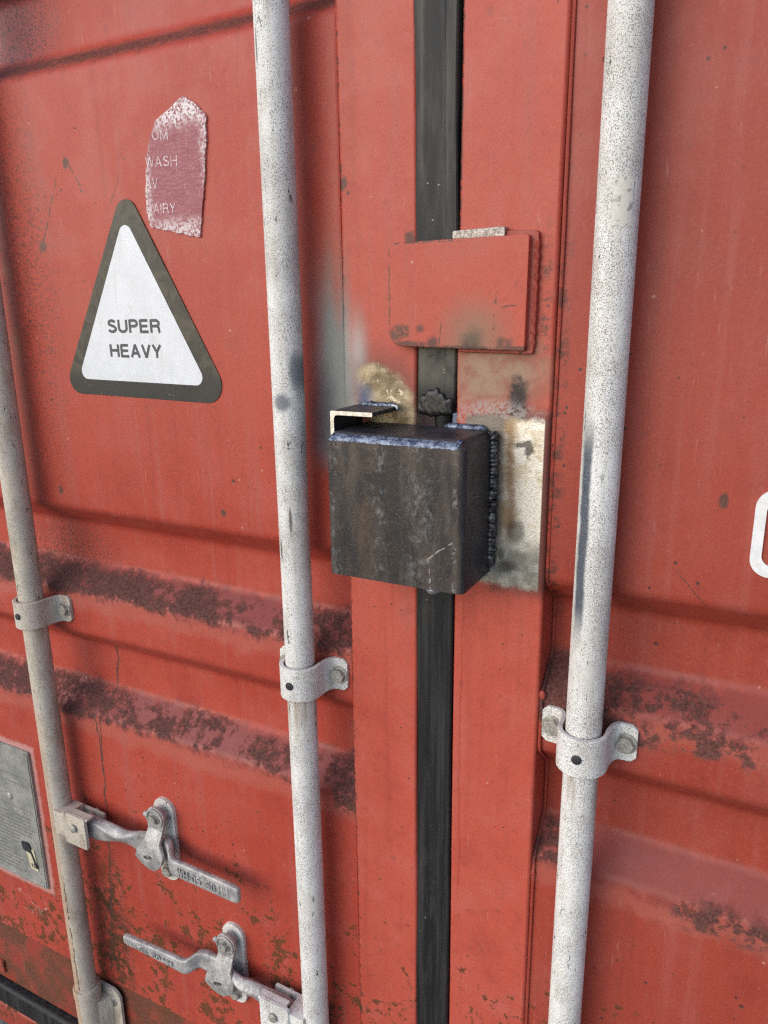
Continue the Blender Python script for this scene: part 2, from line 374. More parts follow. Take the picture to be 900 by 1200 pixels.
def rubber_material(name='black_rubber'):
    m = M(name)
    x, z = m.x, m.z
    s1 = m.noise(1, 5, .65, vec=m.scale((140, 140, 5))); s2 = m.noise(1, 4, .6, vec=m.scale((60, 60, 9)), off=3.)
    col = m.mix(m.ss(s1, .40, .68), (.008, .0085, .010), (.030, .029, .028))
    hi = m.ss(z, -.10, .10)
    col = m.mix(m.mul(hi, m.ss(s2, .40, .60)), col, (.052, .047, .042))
    dust = m.mul(m.ss(m.noise(1, 5, .7, vec=m.scale((60, 60, 14)), off=8.), .56, .72), .5)
    col = m.mix(m.mul(dust, .6), col, (.060, .057, .053))
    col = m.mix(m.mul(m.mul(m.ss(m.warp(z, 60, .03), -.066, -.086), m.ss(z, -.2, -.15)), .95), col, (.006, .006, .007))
    smoke = m.mul(m.band(z, -.075, .02, .014), m.ss(m.noise(45, 3, off=2.), .2, .5))
    col = m.mix(m.mul(smoke, .85), col, (.10, .092, .075))
    fl = m.mul(m.spots(170, .10, .06, .22, .2), m.ss(m.noise(9, 2), .5, .6))
    col = m.mix(m.mul(fl, .7), col, (.45, .42, .38))
    rubs = m.mul(m.mul(m.band(m.warp(x, 14, .006), -.305, -.292, .003), m.ss(z, -.60, -.66)), m.ss(m.noise(1, 3, .6, vec=m.scale((30, 30, 12))), .5, .56))
    col = m.mix(rubs, col, (.008, .008, .009))
    m.setc(col); m.set('Roughness', m.fmix(m.ss(s1, .3, .7), .48, .72)); m.set('Specular IOR Level', .35)
    m.bump(s1, .25, .0008); m.bump(m.noise(500, 2), .12, .0004)
    return m.mat
RUBBER = rubber_material()

def mill_material():
    m = M('mill_scale_steel')
    x, z = m.x, m.z
    v = m.noise(1, 5, .62, vec=m.scale((42, 42, 5)), off=1.); v2 = m.noise(1, 4, .62, vec=m.scale((110, 110, 20)), off=3.)
    fl = m.noise(1, 5, .72, vec=m.scale((210, 210, 120))); fine = m.noise(600, 3, .65)
    col = m.mix(m.ss(v, .36, .64), (.032, .026, .024), (.078, .062, .052))
    col = m.mix(m.mul(m.ss(v2, .48, .62), .7), col, (.022, .021, .024))
    # paler scaly strips
    sx = m.warp(x, 30, .012, 2.)
    strip = m.mx(m.band(sx, -.331, -.316, .006), m.mul(m.band(sx, -.292, -.268, .008), .9), m.mul(m.band(sx, -.378, -.366, .004), .8))
    fk = m.mul(m.ss(fl, .44, .60), m.mul(m.add(.10, m.mul(strip, .90)), m.ss(m.noise(60, 3, .6), .42, .60)))
    col = m.mix(m.mul(fk, .8), col, (.17, .175, .18))
    warm = m.mul(m.band(sx, -.345, -.326, .008), m.ss(m.noise(30, 4), .4, .6))
    col = m.mix(m.mul(warm, .5), col, (.105, .070, .045))
    col = m.mix(m.mul(m.ss(fine, .54, .68), .30), col, (.20, .18, .16))
    col = m.mix(m.mul(m.spots(260, .045, .05, .20, .1), .7), col, (.30, .24, .18))
    # blue black side
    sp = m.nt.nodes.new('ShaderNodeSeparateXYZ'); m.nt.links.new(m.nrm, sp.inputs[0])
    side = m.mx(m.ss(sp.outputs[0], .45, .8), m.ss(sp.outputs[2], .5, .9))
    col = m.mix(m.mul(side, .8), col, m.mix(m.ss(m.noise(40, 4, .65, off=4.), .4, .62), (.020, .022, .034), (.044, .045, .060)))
    # edge worn bright in dots along the front right corner
    ed = m.mul(m.mul(m.band(x, -.2475, -.2435, .0012), m.ss(m.noise(330, 3, .7), .48, .56)), m.ss(m.y, -.075, -.079))
    col = m.mix(m.mul(m.mul(ed, m.ss(m.noise(40, 3), .40, .60)), .6), col, (.27, .255, .24))
    # a fresh scratch low on the front
    def line(x0, z0, x1, z1, wd):
        L = math.hypot(x1 - x0, z1 - z0); ux, uz = (x1 - x0) / L, (z1 - z0) / L
        dx = m.sub(x, x0); dz = m.sub(z, z0)
        t = m.add(m.mul(dx, ux), m.mul(dz, uz)); q = m.add(m.mul(dx, -uz), m.mul(dz, ux))
        q = m.op('ABSOLUTE', m.add(q, m.mul(m.sub(m.noise(130, 3, .6), .5), .004)))
        return m.mul(m.ss(q, wd, wd * .4), m.mul(m.ss(t, -.001, .001), m.ss(t, L + .001, L - .001)))
    ln = m.mul(m.mx(line(-.2715, -.226, -.269, -.256, .0009), line(-.2715, -.226, -.2475, -.208, .0008)), m.ss(m.noise(200, 2), .40, .5))
    col = m.mix(m.mul(ln, .8), col, (.42, .39, .36))
    m.setc(col); m.set('Metallic', .35); m.set('Roughness', m.fmix(m.ss(fl, .4, .6), .52, .40))
    m.bump(fk, .25, .0006); m.bump(fine, .2, .0004); m.bump(v2, .2, .001)
    return m.mat
MILL = mill_material()

def weld_material(name, a, b, rough, metal=.8):
    m = M(name)
    n = m.noise(1, 4, .65, vec=m.scale((150, 240, 240)), dist=.5)
    m.setc(m.mix(m.ss(n, .38, .62), a, b)); m.set('Roughness', m.fmix(n, rough, rough + .25)); m.set('Metallic', metal)
    m.bump(n, .25, .0008)
    return m.mat
WELD_DARK = weld_material('dark_weld_bead', (.035, .035, .04), (.16, .16, .165), .22)
WELD_BLUE = weld_material('blued_weld_bead', (.030, .040, .075), (.20, .235, .31), .34, .7)
WELD_GREY = weld_material('grey_weld_bead', (.20, .22, .27), (.48, .48, .48), .3)
CUT = weld_material('bright_cut_steel', (.55, .50, .42), (.80, .78, .73), .35, .6)

def simple(name, c1, c2, sc_, rough, metal=0.0, bump=.15):
    m = M(name); n = m.noise(sc_, 4, .65)
    m.setc(m.mix(m.ss(n, .36, .64), c1, c2)); m.set('Roughness', rough); m.set('Metallic', metal)
    if bump: m.bump(n, bump, .0006)
    return m.mat
def sticker_border_material():
    m = M('faded_black_film'); z = m.z
    n = m.noise(40, 4, .65, dist=1.0); n2 = m.noise(16, 3, .6, off=2.)
    col = m.mix(m.ss(n, .38, .62), (.022, .019, .012), (.064, .052, .032))
    col = m.mix(m.ss(m.warp(z, 12, .03), -.06, -.085), col, m.mix(m.ss(n2, .4, .6), (.011, .0105, .009), (.020, .018, .014)))
    col = m.mix(m.mul(m.spots(150, .05, .1, .25), .6), col, (.18, .16, .13))
    m.setc(col); m.set('Roughness', .5)
    return m.mat
BORDER = sticker_border_material()
def sticker_white_material():
    m = M('white_film'); n = m.noise(30, 4, .65)
    col = m.mix(m.ss(n, .3, .7), (.68, .705, .74), (.61, .635, .665))
    col = m.mix(m.mul(m.spots(240, .08, .06, .2, .1), .45), col, (.42, .38, .33))
    col = m.mix(m.mul(m.ss(m.noise(1, 4, .65, vec=m.scale((70, 70, 9))), .52, .72), .35), col, (.50, .49, .46))
    col = m.mix(m.mul(m.ss(m.noise(110, 4, .7, off=3.), .60, .70), .35), col, (.45, .42, .38))
    m.setc(col); m.set('Roughness', .42); m.bump(m.noise(45, 3), .25, .0012)
    return m.mat
WHITE_FILM = sticker_white_material()
PRINT = simple('dark_print', (.035, .037, .045), (.07, .07, .078), 400, .5, 0, 0)
WHITE_PAINT = simple('white_marking', (.80, .80, .80), (.70, .70, .70), 120, .45, 0, .05)
def residue_material():
    m = M('sticker_residue'); x, z = m.x, m.z
    n = m.noise(1, 4, .65, vec=m.scale((60, 60, 420)))
    col = m.mix(m.ss(n, .36, .64), (.25, .060, .075), (.33, .105, .12))
    # white film left along the rim
    cx = m.sub(x, -.609); 
    rim = m.mx(m.ss(m.warp(z, 40, .02), .182, .202), m.mul(m.ss(m.warp(z, 60, .012, 2.), .104, .088), .75),
               m.mul(m.ss(m.warp(x, 50, .014, 4.), -.578, -.566), .8), m.mul(m.ss(m.warp(x, 60, .010, 5.), -.643, -.655), .8))
    k = m.mul(rim, m.ss(m.noise(360, 4, .7), .42, .54))
    col = m.mix(k, col, (.72, .66, .66))
    col = m.mix(m.mul(m.ss(m.noise(500, 3, .7), .58, .66), .4), col, (.60, .45, .46))
    m.setc(col); m.set('Roughness', .6); m.bump(k, .3, .0004)
    return m.mat
RESIDUE = residue_material()
PLATE = None
def plate_material():
    m = M('oxidised_aluminium_plate'); n = m.noise(26, 5, .65); r = m.noise(200, 4, .7)
    col = m.mix(m.ss(n, .36, .64), (.24, .245, .225), (.36, .355, .325))
    col = m.mix(m.mul(m.ss(r, .52, .64), .5), col, (.13, .125, .115))
    m.setc(col); m.set('Roughness', .55); m.set('Metallic', .3); m.bump(r, .25, .0005)
    return m.mat
PLATE = plate_material()
ETCH = simple('etched_print', (.13, .13, .12), (.20, .195, .18), 300, .7, 0, 0)
TAPE = simple('black_tape', (.015, .015, .017), (.03, .03, .033), 120, .45)
TAG = simple('cream_tag', (.50, .44, .28), (.60, .55, .40), 150, .5)
HOLE = simple('dark_hole', (.012, .013, .015), (.03, .032, .036), 200, .6)
GROUND = None
def ground_material():
    m = M('gravelly_concrete'); n = m.noise(90, 5, .7); n2 = m.noise(2, 4, .6)
    col = m.mix(m.ss(n, .35, .65), (.12, .13, .14), (.30, .30, .29))
    m.setc(m.mix(m.mul(n2, .4), col, (.20, .19, .18))); m.set('Roughness', .9); m.bump(n, .6, .004)
    return m.mat
GROUND = ground_material()

# ------------------------------------------------------------------ object helpers
col_ = sc.collection
def tag(o, label=None, cat=None, group=None, kind=None):
    if label: o['label'] = label
    if cat: o['category'] = cat
    if group: o['group'] = group
    if kind: o['kind'] = kind
    return o
def thing(name, loc, label, cat, group=None):
    o = bpy.data.objects.new(name, None); col_.objects.link(o)
    o.location = (loc[0], loc[1], loc[2] + H); o.empty_display_size = .02
    return tag(o, label, cat, group)
def wloc(o):
    v = Vector((0, 0, 0))
    while o is not None: v += o.location; o = o.parent
    return v
def obj(name, vf, mat, parent=None, smooth=35, mats=None, mi=None):
    """vf = (verts, faces) with heights relative to the eye"""
    v, f = vf
    base = wloc(parent) if parent else Vector((0, 0, 0))
    me = bpy.data.meshes.new(name)
    me.from_pydata([(a[0] - base.x, a[1] - base.y, a[2] + H - base.z) for a in v], [], f)
    me.validate(); me.update()
    bm = bmesh.new(); bm.from_mesh(me); bmesh.ops.recalc_face_normals(bm, faces=bm.faces); bm.to_mesh(me); bm.free()
    me.materials.append(mat)
    for q in (mats or []): me.materials.append(q)
    if mi:
        for p in me.polygons: p.material_index = mi(p, base)
    if smooth:
        me.polygons.foreach_set('use_smooth', [True] * len(me.polygons))
        me.set_sharp_from_angle(angle=math.radians(smooth))
    o = bpy.data.objects.new(name, me); col_.objects.link(o); o.parent = parent
    if 0 < smooth <= 35:
        wm = o.modifiers.new('normals', 'WEIGHTED_NORMAL'); wm.keep_sharp = True
    return o
def copy_tree(o, parent=None):
    c = o.copy(); col_.objects.link(c); c.parent = parent
    for ch in [q for q in bpy.data.objects if q.parent == o]: copy_tree(ch, c)
    return c
def join(*vfs):
    V, F = [], []
    for v, f in vfs:
        k = len(V); V += list(v); F += [tuple(i + k for i in q) for q in f]
    return V, F
def loft(rings, cap=True, closed=True):
    n = len(rings[0]); V = [p for r in rings for p in r]; F = []
    for i in range(len(rings) - 1):
        for j in range(n if closed else n - 1):
            k = (j + 1) % n
            F.append((i * n + j, i * n + k, (i + 1) * n + k, (i + 1) * n + j))
    if cap:
        F.append(tuple(range(n))[::-1]); F.append(tuple((len(rings) - 1) * n + j for j in range(n)))
    return V, F
def rounded_poly(pts, rads, seg=6):
    """2-D outline with every corner rounded"""
    out = []; n = len(pts)
    if not isinstance(rads, (list, tuple)): rads = [rads] * n
    for i in range(n):
        p = Vector(pts[i]); a = Vector(pts[i - 1]) - p; b = Vector(pts[(i + 1) % n]) - p
        ua, ub = a.normalized(), b.normalized(); r = rads[i]
        if r <= 0: out.append(tuple(p)); continue
        ang = ua.angle(ub); t = min(r / math.tan(ang / 2), a.length * .49, b.length * .49); r = t * math.tan(ang / 2)
        c = p + (ua + ub).normalized() * (r / math.sin(ang / 2))
        s0 = p + ua * t - c; e0 = p + ub * t - c
        a0 = math.atan2(s0.y, s0.x); da = math.atan2(e0.y, e0.x) - a0
        while da > PI: da -= 2 * PI
        while da < -PI: da += 2 * PI
        for k in range(seg + 1):
            q = a0 + da * k / seg; out.append((c.x + r * math.cos(q), c.y + r * math.sin(q)))
    return out
def inset(poly, d):
    n = len(poly); out = []
    area = sum(poly[i - 1][0] * poly[i][1] - poly[i][0] * poly[i - 1][1] for i in range(n))
    sg = 1 if area > 0 else -1
    for i in range(n):
        a, p, b = Vector(poly[i - 1]), Vector(poly[i]), Vector(poly[(i + 1) % n])
        e1 = (p - a); e2 = (b - p)
        if e1.length < 1e-9: e1 = e2
        if e2.length < 1e-9: e2 = e1
        n1 = Vector((-e1.y, e1.x)).normalized() * sg; n2 = Vector((-e2.y, e2.x)).normalized() * sg
        nn = (n1 + n2); nn = nn.normalized() if nn.length > 1e-6 else n1
        out.append((p.x + nn.x * d, p.y + nn.y * d))
    return out
def plate(poly, y_back, y_front, bev=.001, cap=True):
    """prism over an (x, z) outline, chamfered towards the viewer (y_front < y_back)"""
    rings = [[(a, y_back, b) for a, b in poly]]
    if bev:
        rings.append([(a, y_front + bev, b) for a, b in poly])
        rings.append([(a, y_front + bev * .3, b) for a, b in inset(poly, bev * .3)])
        rings.append([(a, y_front, b) for a, b in inset(poly, bev)])
    else: rings.append([(a, y_front, b) for a, b in poly])
    return loft(rings, cap)
def rect(x0, x1, z0, z1): return [(x0, z0), (x1, z0), (x1, z1), (x0, z1)]
def box(x0, x1, y0, y1, z0, z1, r=.002, axis='z', seg=3):
    """box with rounded edges along one axis"""
    if axis == 'z':
        P = rounded_poly([(x0, y0), (x1, y0), (x1, y1), (x0, y1)], r, seg)
        return loft([[(a, b, z) for a, b in P] for z in (z0, z1)])
    if axis == 'x':
        P = rounded_poly([(y0, z0), (y1, z0), (y1, z1), (y0, z1)], r, seg)
        return loft([[(x, a, b) for a, b in P] for x in (x0, x1)])
    P = rounded_poly([(x0, z0), (x1, z0), (x1, z1), (x0, z1)], r, seg)
    return loft([[(a, y, b) for a, b in P] for y in (y0, y1)])
def cyl(c, axis, r, h0, h1, n=20, prof=None):
    """lathe about an axis through c; prof = [(radius, height)]"""
    prof = prof or [(r, h0), (r, h1)]
    rings = []
    for rr, hh in prof:
        ring = []
        for k in range(n):
            a = 2 * PI * k / n; u, v_ = rr * math.cos(a), rr * math.sin(a)
            ring.append({'z': (c[0] + u, c[1] + v_, c[2] + hh), 'y': (c[0] + u, c[1] + hh, c[2] + v_), 'x': (c[0] + hh, c[1] + u, c[2] + v_)}[axis])
        rings.append(ring)
    return loft(rings)
def bolt_mesh(x, z, y, s=.0085, h=.0065, rot=.2):
    """hexagon head over a washer, pointing at the viewer"""
    P = [(x + s * math.cos(rot + k * PI / 3), z + s * math.sin(rot + k * PI / 3)) for k in range(6)]
    head = plate(P, y - .0014, y - h, .0012)
    wash = cyl((x, y, z), 'y', 0, 0, 0, 20, [(s * 1.25, .0), (s * 1.25, -.0012), (s * 1.18, -.0018)])
    return join(wash, head)
def bead(path, r, n=10, step=.0022, amp=.25, seed=1, jit=.12):
    """a weld bead: ripples along a polyline"""
    rg = random.Random(seed); pts = []
    for a, b in zip(path[:-1], path[1:]):
        a, b = Vector(a), Vector(b); k = max(2, int((b - a).length / step))
        for i in range(k): pts.append(a.lerp(b, i / k))
    pts.append(Vector(path[-1]))
    rings = []; ph = 0
    for i, p in enumerate(pts):
        t = (pts[min(i + 1, len(pts) - 1)] - pts[max(i - 1, 0)]).normalized()
        u = t.orthogonal().normalized() if abs(t.y) > .9 else t.cross(Vector((0, 1, 0))).normalized(); v_ = t.cross(u)
        ph += rg.uniform(1.7, 2.4)
        e = min(1, .35 + .65 * min(i, len(pts) - 1 - i) / 3)
        rr = r * e * (1 + amp * math.sin(ph) + rg.uniform(-jit, jit))
        off = u * rg.uniform(-jit, jit) * r
        rings.append([tuple(p + off + u * rr * math.cos(2 * PI * k / n) + v_ * rr * math.sin(2 * PI * k / n)) for k in range(n)])
    return loft(rings)
def arc(cx, cz, rx, rz, a0, a1, n=10):
    return [(cx + rx * math.cos(math.radians(a0 + (a1 - a0) * k / n)), cz + rz * math.sin(math.radians(a0 + (a1 - a0) * k / n))) for k in range(n + 1)]
E_ = .07                                          # strokes run on centre lines, half a stroke inside the box
GLYPH = {                                         # plain grotesque capitals: (width, [stroke centre lines])
    'S': (.70, [arc(.35, .725, .25, .205, 20, 205) + arc(.35, .285, .29, .215, 60, -160, 14)]),
    'U': (.74, [[(E_, 1)] + arc(.37, .36, .30, .29, 180, 360, 16) + [(.67, 1)]]),
    'P': (.70, [[(E_, 0), (E_, 1)], [(E_, .93)] + arc(.40, .715, .235, .215, 90, -90, 12) + [(E_, .50)]]),
    'R': (.75, [[(E_, 0), (E_, 1)], [(E_, .93)] + arc(.42, .72, .235, .21, 90, -90, 12) + [(E_, .51)], arc(.42, .30, .22, .21, 85, 10, 6) + [(.65, .10), (.69, 0)]]),
    'E': (.68, [[(E_, 0), (E_, 1)], [(E_, .93), (.63, .93)], [(E_, .51), (.59, .51)], [(E_, .07), (.65, .07)]]),
    'H': (.74, [[(E_, 0), (E_, 1)], [(.67, 0), (.67, 1)], [(E_, .52), (.67, .52)]]),
    'A': (.74, [[(.06, 0), (.37, 1)], [(.68, 0), (.37, 1)], [(.17, .32), (.57, .32)]]),
    'V': (.70, [[(.06, 1), (.35, 0)], [(.64, 1), (.35, 0)]]),
    'Y': (.70, [[(.06, 1), (.35, .44)], [(.64, 1), (.35, .44)], [(.35, .48), (.35, 0)]]),
    'W': (.98, [[(.05, 1), (.27, 0)], [(.27, 0), (.49, 1)], [(.49, 1), (.71, 0)], [(.71, 0), (.93, 1)]]),
    'M': (.86, [[(E_, 0), (E_, 1)], [(.79, 0), (.79, 1)], [(E_, 1), (.43, .05)], [(.79, 1), (.43, .05)]]),
    'O': (.80, [arc(.40, .5, .33, .43, 0, 360, 28)]), '0': (.66, [arc(.33, .5, .26, .43, 0, 360, 24)]),
    'D': (.76, [[(E_, 0), (E_, 1)], [(E_, .93)] + arc(.36, .5, .33, .43, 90, -90, 16) + [(E_, .07)]]),
    'I': (.16, [[(.08, 0), (.08, 1)]]), '-': (.40, [[(.06, .42), (.34, .42)]]), ' ': (.30, []),
    '5': (.66, [[(.58, .93), (.16, .93), (.11, .52)] + arc(.32, .33, .27, .265, 130, -150, 16)]),
    '8': (.66, [arc(.33, .73, .22, .20, 0, 360, 20), arc(.33, .29, .26, .225, 0, 360, 20)]),
    '2': (.66, [arc(.33, .70, .25, .23, 170, -30, 12) + [(.08, .08)], [(.07, .07), (.60, .07)]]),
}
def text_mesh(body, x, z, y, height, width, stroke, depth=.0003, ang=0.0):
    """lettering drawn as ribbons of real thickness; the line is fitted to the given width"""
    gap = .13; tot = sum(GLYPH[c][0] + gap for c in body) - gap; kx = width / tot
    ca, sa = math.cos(ang), math.sin(ang); parts = []; pen = 0.0; cnt = 0
    for c in body:
        for path in GLYPH[c][1]:
            pts = [Vector(((pen + a) * kx, b * height)) for a, b in path]
            secs = []; yy = y - .000012 * (cnt % 5); cnt += 1
            closed = (pts[0] - pts[-1]).length < 1e-6
            for i, p in enumerate(pts):
                a = pts[i - 1] if i else (pts[-2] if closed else None); b = pts[i + 1] if i < len(pts) - 1 else (pts[1] if closed else None)
                d1 = (p - a).normalized() if a is not None else None; d2 = (b - p).normalized() if b is not None else None
                d1 = d1 or d2; d2 = d2 or d1
                n1 = Vector((-d1.y, d1.x)); n2 = Vector((-d2.y, d2.x)); nn = n1 + n2
                nn = nn / max(.5, nn.dot(n1)) if nn.length > .2 else n1
                q = [p + nn * stroke / 2, p - nn * stroke / 2]
                q = [(x + v.x * ca - v.y * sa, z + v.x * sa + v.y * ca) for v in q]
                secs.append([(q[0][0], yy + depth, q[0][1]), (q[0][0], yy, q[0][1]), (q[1][0], yy, q[1][1]), (q[1][0], yy + depth, q[1][1])])
            parts.append(loft(secs))
        pen += GLYPH[c][0] + gap
    return join(*parts)

# ------------------------------------------------------------------ setting: the ground
g = obj('ground', ([(-60, -60, -H), (60, -60, -H), (60, 60, -H), (-60, 60, -H)], [(0, 1, 2, 3)]), GROUND, smooth=0)
tag(g, kind='structure')

# ------------------------------------------------------------------ the two doors
DEPTH = .036                                    # depth of the corrugation
def rib_profile():
    """(z, y) polyline from bottom to top with rounded knees"""
    kn = [(-1.092, 0), (-.580, 0), (-.5445, DEPTH), (-.4805, DEPTH), (-.4485, 0), (-.383, 0), (-.351, DEPTH), (-.291, DEPTH),
          (-.261, 0), (.268, 0), (.300, DEPTH), (.362, DEPTH), (.394, 0), (.46, 0), (.492, DEPTH), (.552, DEPTH), (.584, 0), (.95, 0)]
    out = [kn[0]]
    for i in range(1, len(kn) - 1):
        p, a, b = Vector(kn[i]), Vector(kn[i - 1]), Vector(kn[i + 1])
        t = .0075
        s0 = p + (a - p).normalized() * t; e0 = p + (b - p).normalized() * t
        for k in range(6):
            q = k / 5; out.append(tuple(s0 * (1 - q) ** 2 + p * 2 * q * (1 - q) + e0 * q * q))
    out.append(kn[-1])
    res = []                                     # split the long flats so that they can be slightly wavy
    for a, b in zip(out[:-1], out[1:]):
        n = max(1, int(abs(b[0] - a[0]) / .03))
        for k in range(n): res.append((a[0] + (b[0] - a[0]) * k / n, a[1] + (b[1] - a[1]) * k / n))
    res.append(out[-1])
    return res
def panel_mesh(x0, x1, seed):
    rg = np.random.RandomState(seed); ph = rg.uniform(0, 6.28, 8); kx = rg.uniform(4, 14, 8); kz = rg.uniform(4, 14, 8)
    pr = rib_profile(); n = int((x1 - x0) / .02) + 1
    V = []; F = []
    for i in range(n + 1):
        xx = x0 + (x1 - x0) * i / n
        for zz, yy in pr:
            wv = sum(math.sin(kx[q] * xx + kz[q] * zz + ph[q]) for q in range(8)) * .00042
            V.append((xx, yy + wv, zz))
    m_ = len(pr)
    for i in range(n):
        for j in range(m_ - 1):
            F.append((i * m_ + j, (i + 1) * m_ + j, (i + 1) * m_ + j + 1, i * m_ + j + 1))
    return V, F
def post_mesh(x0, x1, yf, seed, z0=-1.092, z1=.95, r=.004, yb=.06):
    P = rounded_poly([(x0, yf), (x1, yf), (x1, yb), (x0, yb)], [r, r, 0, 0], 4)
    rg = np.random.RandomState(seed); ph = rg.uniform(0, 6.28, 4); k = rg.uniform(5, 22, 4)
    rings = []
    n = 70
    for i in range(n + 1):
        zz = z0 + (z1 - z0) * i / n
        dx = sum(math.sin(k[q] * zz + ph[q]) for q in range(4)) * .00022
        rings.append([(a + dx, b + dx * .5, zz) for a, b in P])
    return loft(rings)

GD = 'pair of container doors'
ldoor = thing('container_door', (-.86, 0, -1.24), 'red corrugated container door with triangle sticker and two lever handles', 'door', GD)
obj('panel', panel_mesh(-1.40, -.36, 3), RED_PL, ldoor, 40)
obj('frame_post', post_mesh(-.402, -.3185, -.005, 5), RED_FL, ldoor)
obj('frame_post', post_mesh(-1.44, -1.385, -.005, 6), RED, ldoor)
obj('bottom_rail', box(-1.44, -.3185, .0030, .06, -1.236, -1.0895, .003, 'x'), RED_RAIL, ldoor)

rdoor = thing('container_door', (.25, 0, -1.24), 'red corrugated container door marked with a white digit, right of the seal', 'door', GD)
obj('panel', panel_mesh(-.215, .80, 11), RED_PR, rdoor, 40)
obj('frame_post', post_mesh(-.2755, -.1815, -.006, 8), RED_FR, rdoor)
obj('frame_post', post_mesh(.785, .84, -.005, 9), RED, rdoor)
obj('bottom_rail', box(-.2755, .84, .0030, .06, -1.236, -1.0895, .003, 'x'), RED, rdoor)
# painted-over sealing weld between the post and the sheet, with a few fat tacks
rg = random.Random(4)
pth = []
prof = [p for p in rib_profile() if -1.09 < p[0] < .93]
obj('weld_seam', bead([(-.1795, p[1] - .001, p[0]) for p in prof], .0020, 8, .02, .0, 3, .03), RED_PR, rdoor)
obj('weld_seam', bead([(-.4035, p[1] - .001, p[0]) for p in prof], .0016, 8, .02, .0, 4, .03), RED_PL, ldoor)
def blob(c, r, seed, sq=(1, .6, 1.2)):
    rg_ = random.Random(seed); rings = []
    for i in range(7):
        a = PI * (i + .02) / 6.04; ring = []
        for k in range(10):
            b = 2 * PI * k / 10; q = r * (1 + rg_.uniform(-.13, .13))
            ring.append((c[0] + sq[0] * q * math.sin(a) * math.cos(b), c[1] + sq[1] * q * math.sin(a) * math.sin(b), c[2] + sq[2] * q * math.cos(a)))
        rings.append(ring)
    return loft(rings)
for i, (bx_, by_, bz_, br_) in enumerate([(-.1795, -.001, -.3845, .0042), (-.1805, -.001, -.601, .004), (-.1795, .004, -.262, .0045)]):
    obj('weld_tack', blob((bx_, by_, bz_), br_, i), RED, rdoor, 60)

# the cover plate welded to the right door and lapping over the left one
yb = -.0065
cov = rounded_poly([(-.342, -.0365), (-.2055, -.0395), (-.2045, .060), (-.3425, .059)], [.014, .002, .003, .011], 6)
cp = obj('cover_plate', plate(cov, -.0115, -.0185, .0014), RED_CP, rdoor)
spc = rounded_poly([(-.272, -.0415), (-.1995, -.0425), (-.198, .0635), (-.272, .0655)], [.002, .003, .004, .002], 4)
obj('backing_plate', plate(spc, yb + .0005, -.0118, .0012), RED, cp)
strip = rounded_poly([(-.278, .0590), (-.228, .0590), (-.228, .0680), (-.278, .0665)], .002, 3)
obj('bare_strip', plate(strip, -.0070, -.0152, .001), simple('flaking_bare_zinc', (.17, .14, .12), (.44, .41, .385), 420, .45, .4, .4), cp)
obj('weld_bead', bead([(-.2005, -.0100, -.041), (-.1995, -.0100, .062)], .0024, 8, .003, .2, 21), RED, cp)

# painted white digit: rounded ring with real paint thickness
def ring_mesh(cx, cz, wx, hz, stroke, r, y0, y1):
    o_ = rounded_poly(rect(cx - wx, cx + wx, cz - hz, cz + hz), r, 10)
    i_ = rounded_poly(rect(cx - wx + stroke, cx + wx - stroke, cz - hz + stroke * 1.15, cz + hz - stroke * 1.15), r - stroke * .8, 10)
    n = len(o_); V = [(a, y0, b) for a, b in o_] + [(a, y1, b) for a, b in o_] + [(a, y1, b) for a, b in i_] + [(a, y0, b) for a, b in i_]; F = []
    for j in range(n):
        k = (j + 1) % n
        for q in range(3): F.append((q * n + j, q * n + k, (q + 1) * n + k, (q + 1) * n + j))
    return V, F
tag(obj('painted_digit', ring_mesh(.0165, -.1885, .0215, .0385, .0088, .016, .0006, -.0020), WHITE_PAINT, rdoor, 30), 'white painted digit on the red panel')

# rubber seal between the doors
def gasket_mesh(z0, z1, seed, pinch0=False):
    rg_ = np.random.RandomState(seed); ph = rg_.uniform(0, 6.28, 6); k = rg_.uniform(6, 30, 6); rings = []
    n = int((z1 - z0) / .006)
    for i in range(n + 1):
        zz = z0 + (z1 - z0) * i / n
        w1 = sum(math.sin(k[q] * zz + ph[q]) for q in range(3)) * .00045
        w2 = sum(math.sin(k[q] * zz + ph[q]) for q in range(3, 6)) * .00045
        t = min(1, max(0, (zz - .06) / .3))
        xl, xr = -.3178 - .0035 * t + w1, -.2765 - .0008 * t + w2
        yf = -.0050 - .0022 * t + w1 * .6
        if pinch0:
            e = max(0, 1 - (zz - z0) / .012); xl += .0060 * e * e; xr -= .0105 * e * e; yf += .002 * e * e
        c = (xl + xr) / 2; h = (xr - xl) / 2
        prof_ = [(-1, .03), (-1, .001), (-.985, -.0012), (-.94, -.0022), (-.6, -.0024), (0, -.0027), (.40, -.0025), (.46, -.0019), (.52, -.0024), (.93, -.0024), (.985, -.0010), (1, .001), (1, .03)]
        rings.append([(c + a * h, yf + b, zz) for a, b in prof_])
    return loft(rings)
obj('rubber_seal', gasket_mesh(-1.30, -.262, 31), RUBBER, ldoor, 30)
obj('rubber_seal', gasket_mesh(-.104, .95, 33, True), RUBBER, ldoor, 30)
obj('seal_stub', cyl((-.2915, .001, -.118), 'z', 0, 0, 0, 14, [(.0085, -.03), (.0085, .004), (.0092, .012), (.0088, .02)]), RUBBER, ldoor)
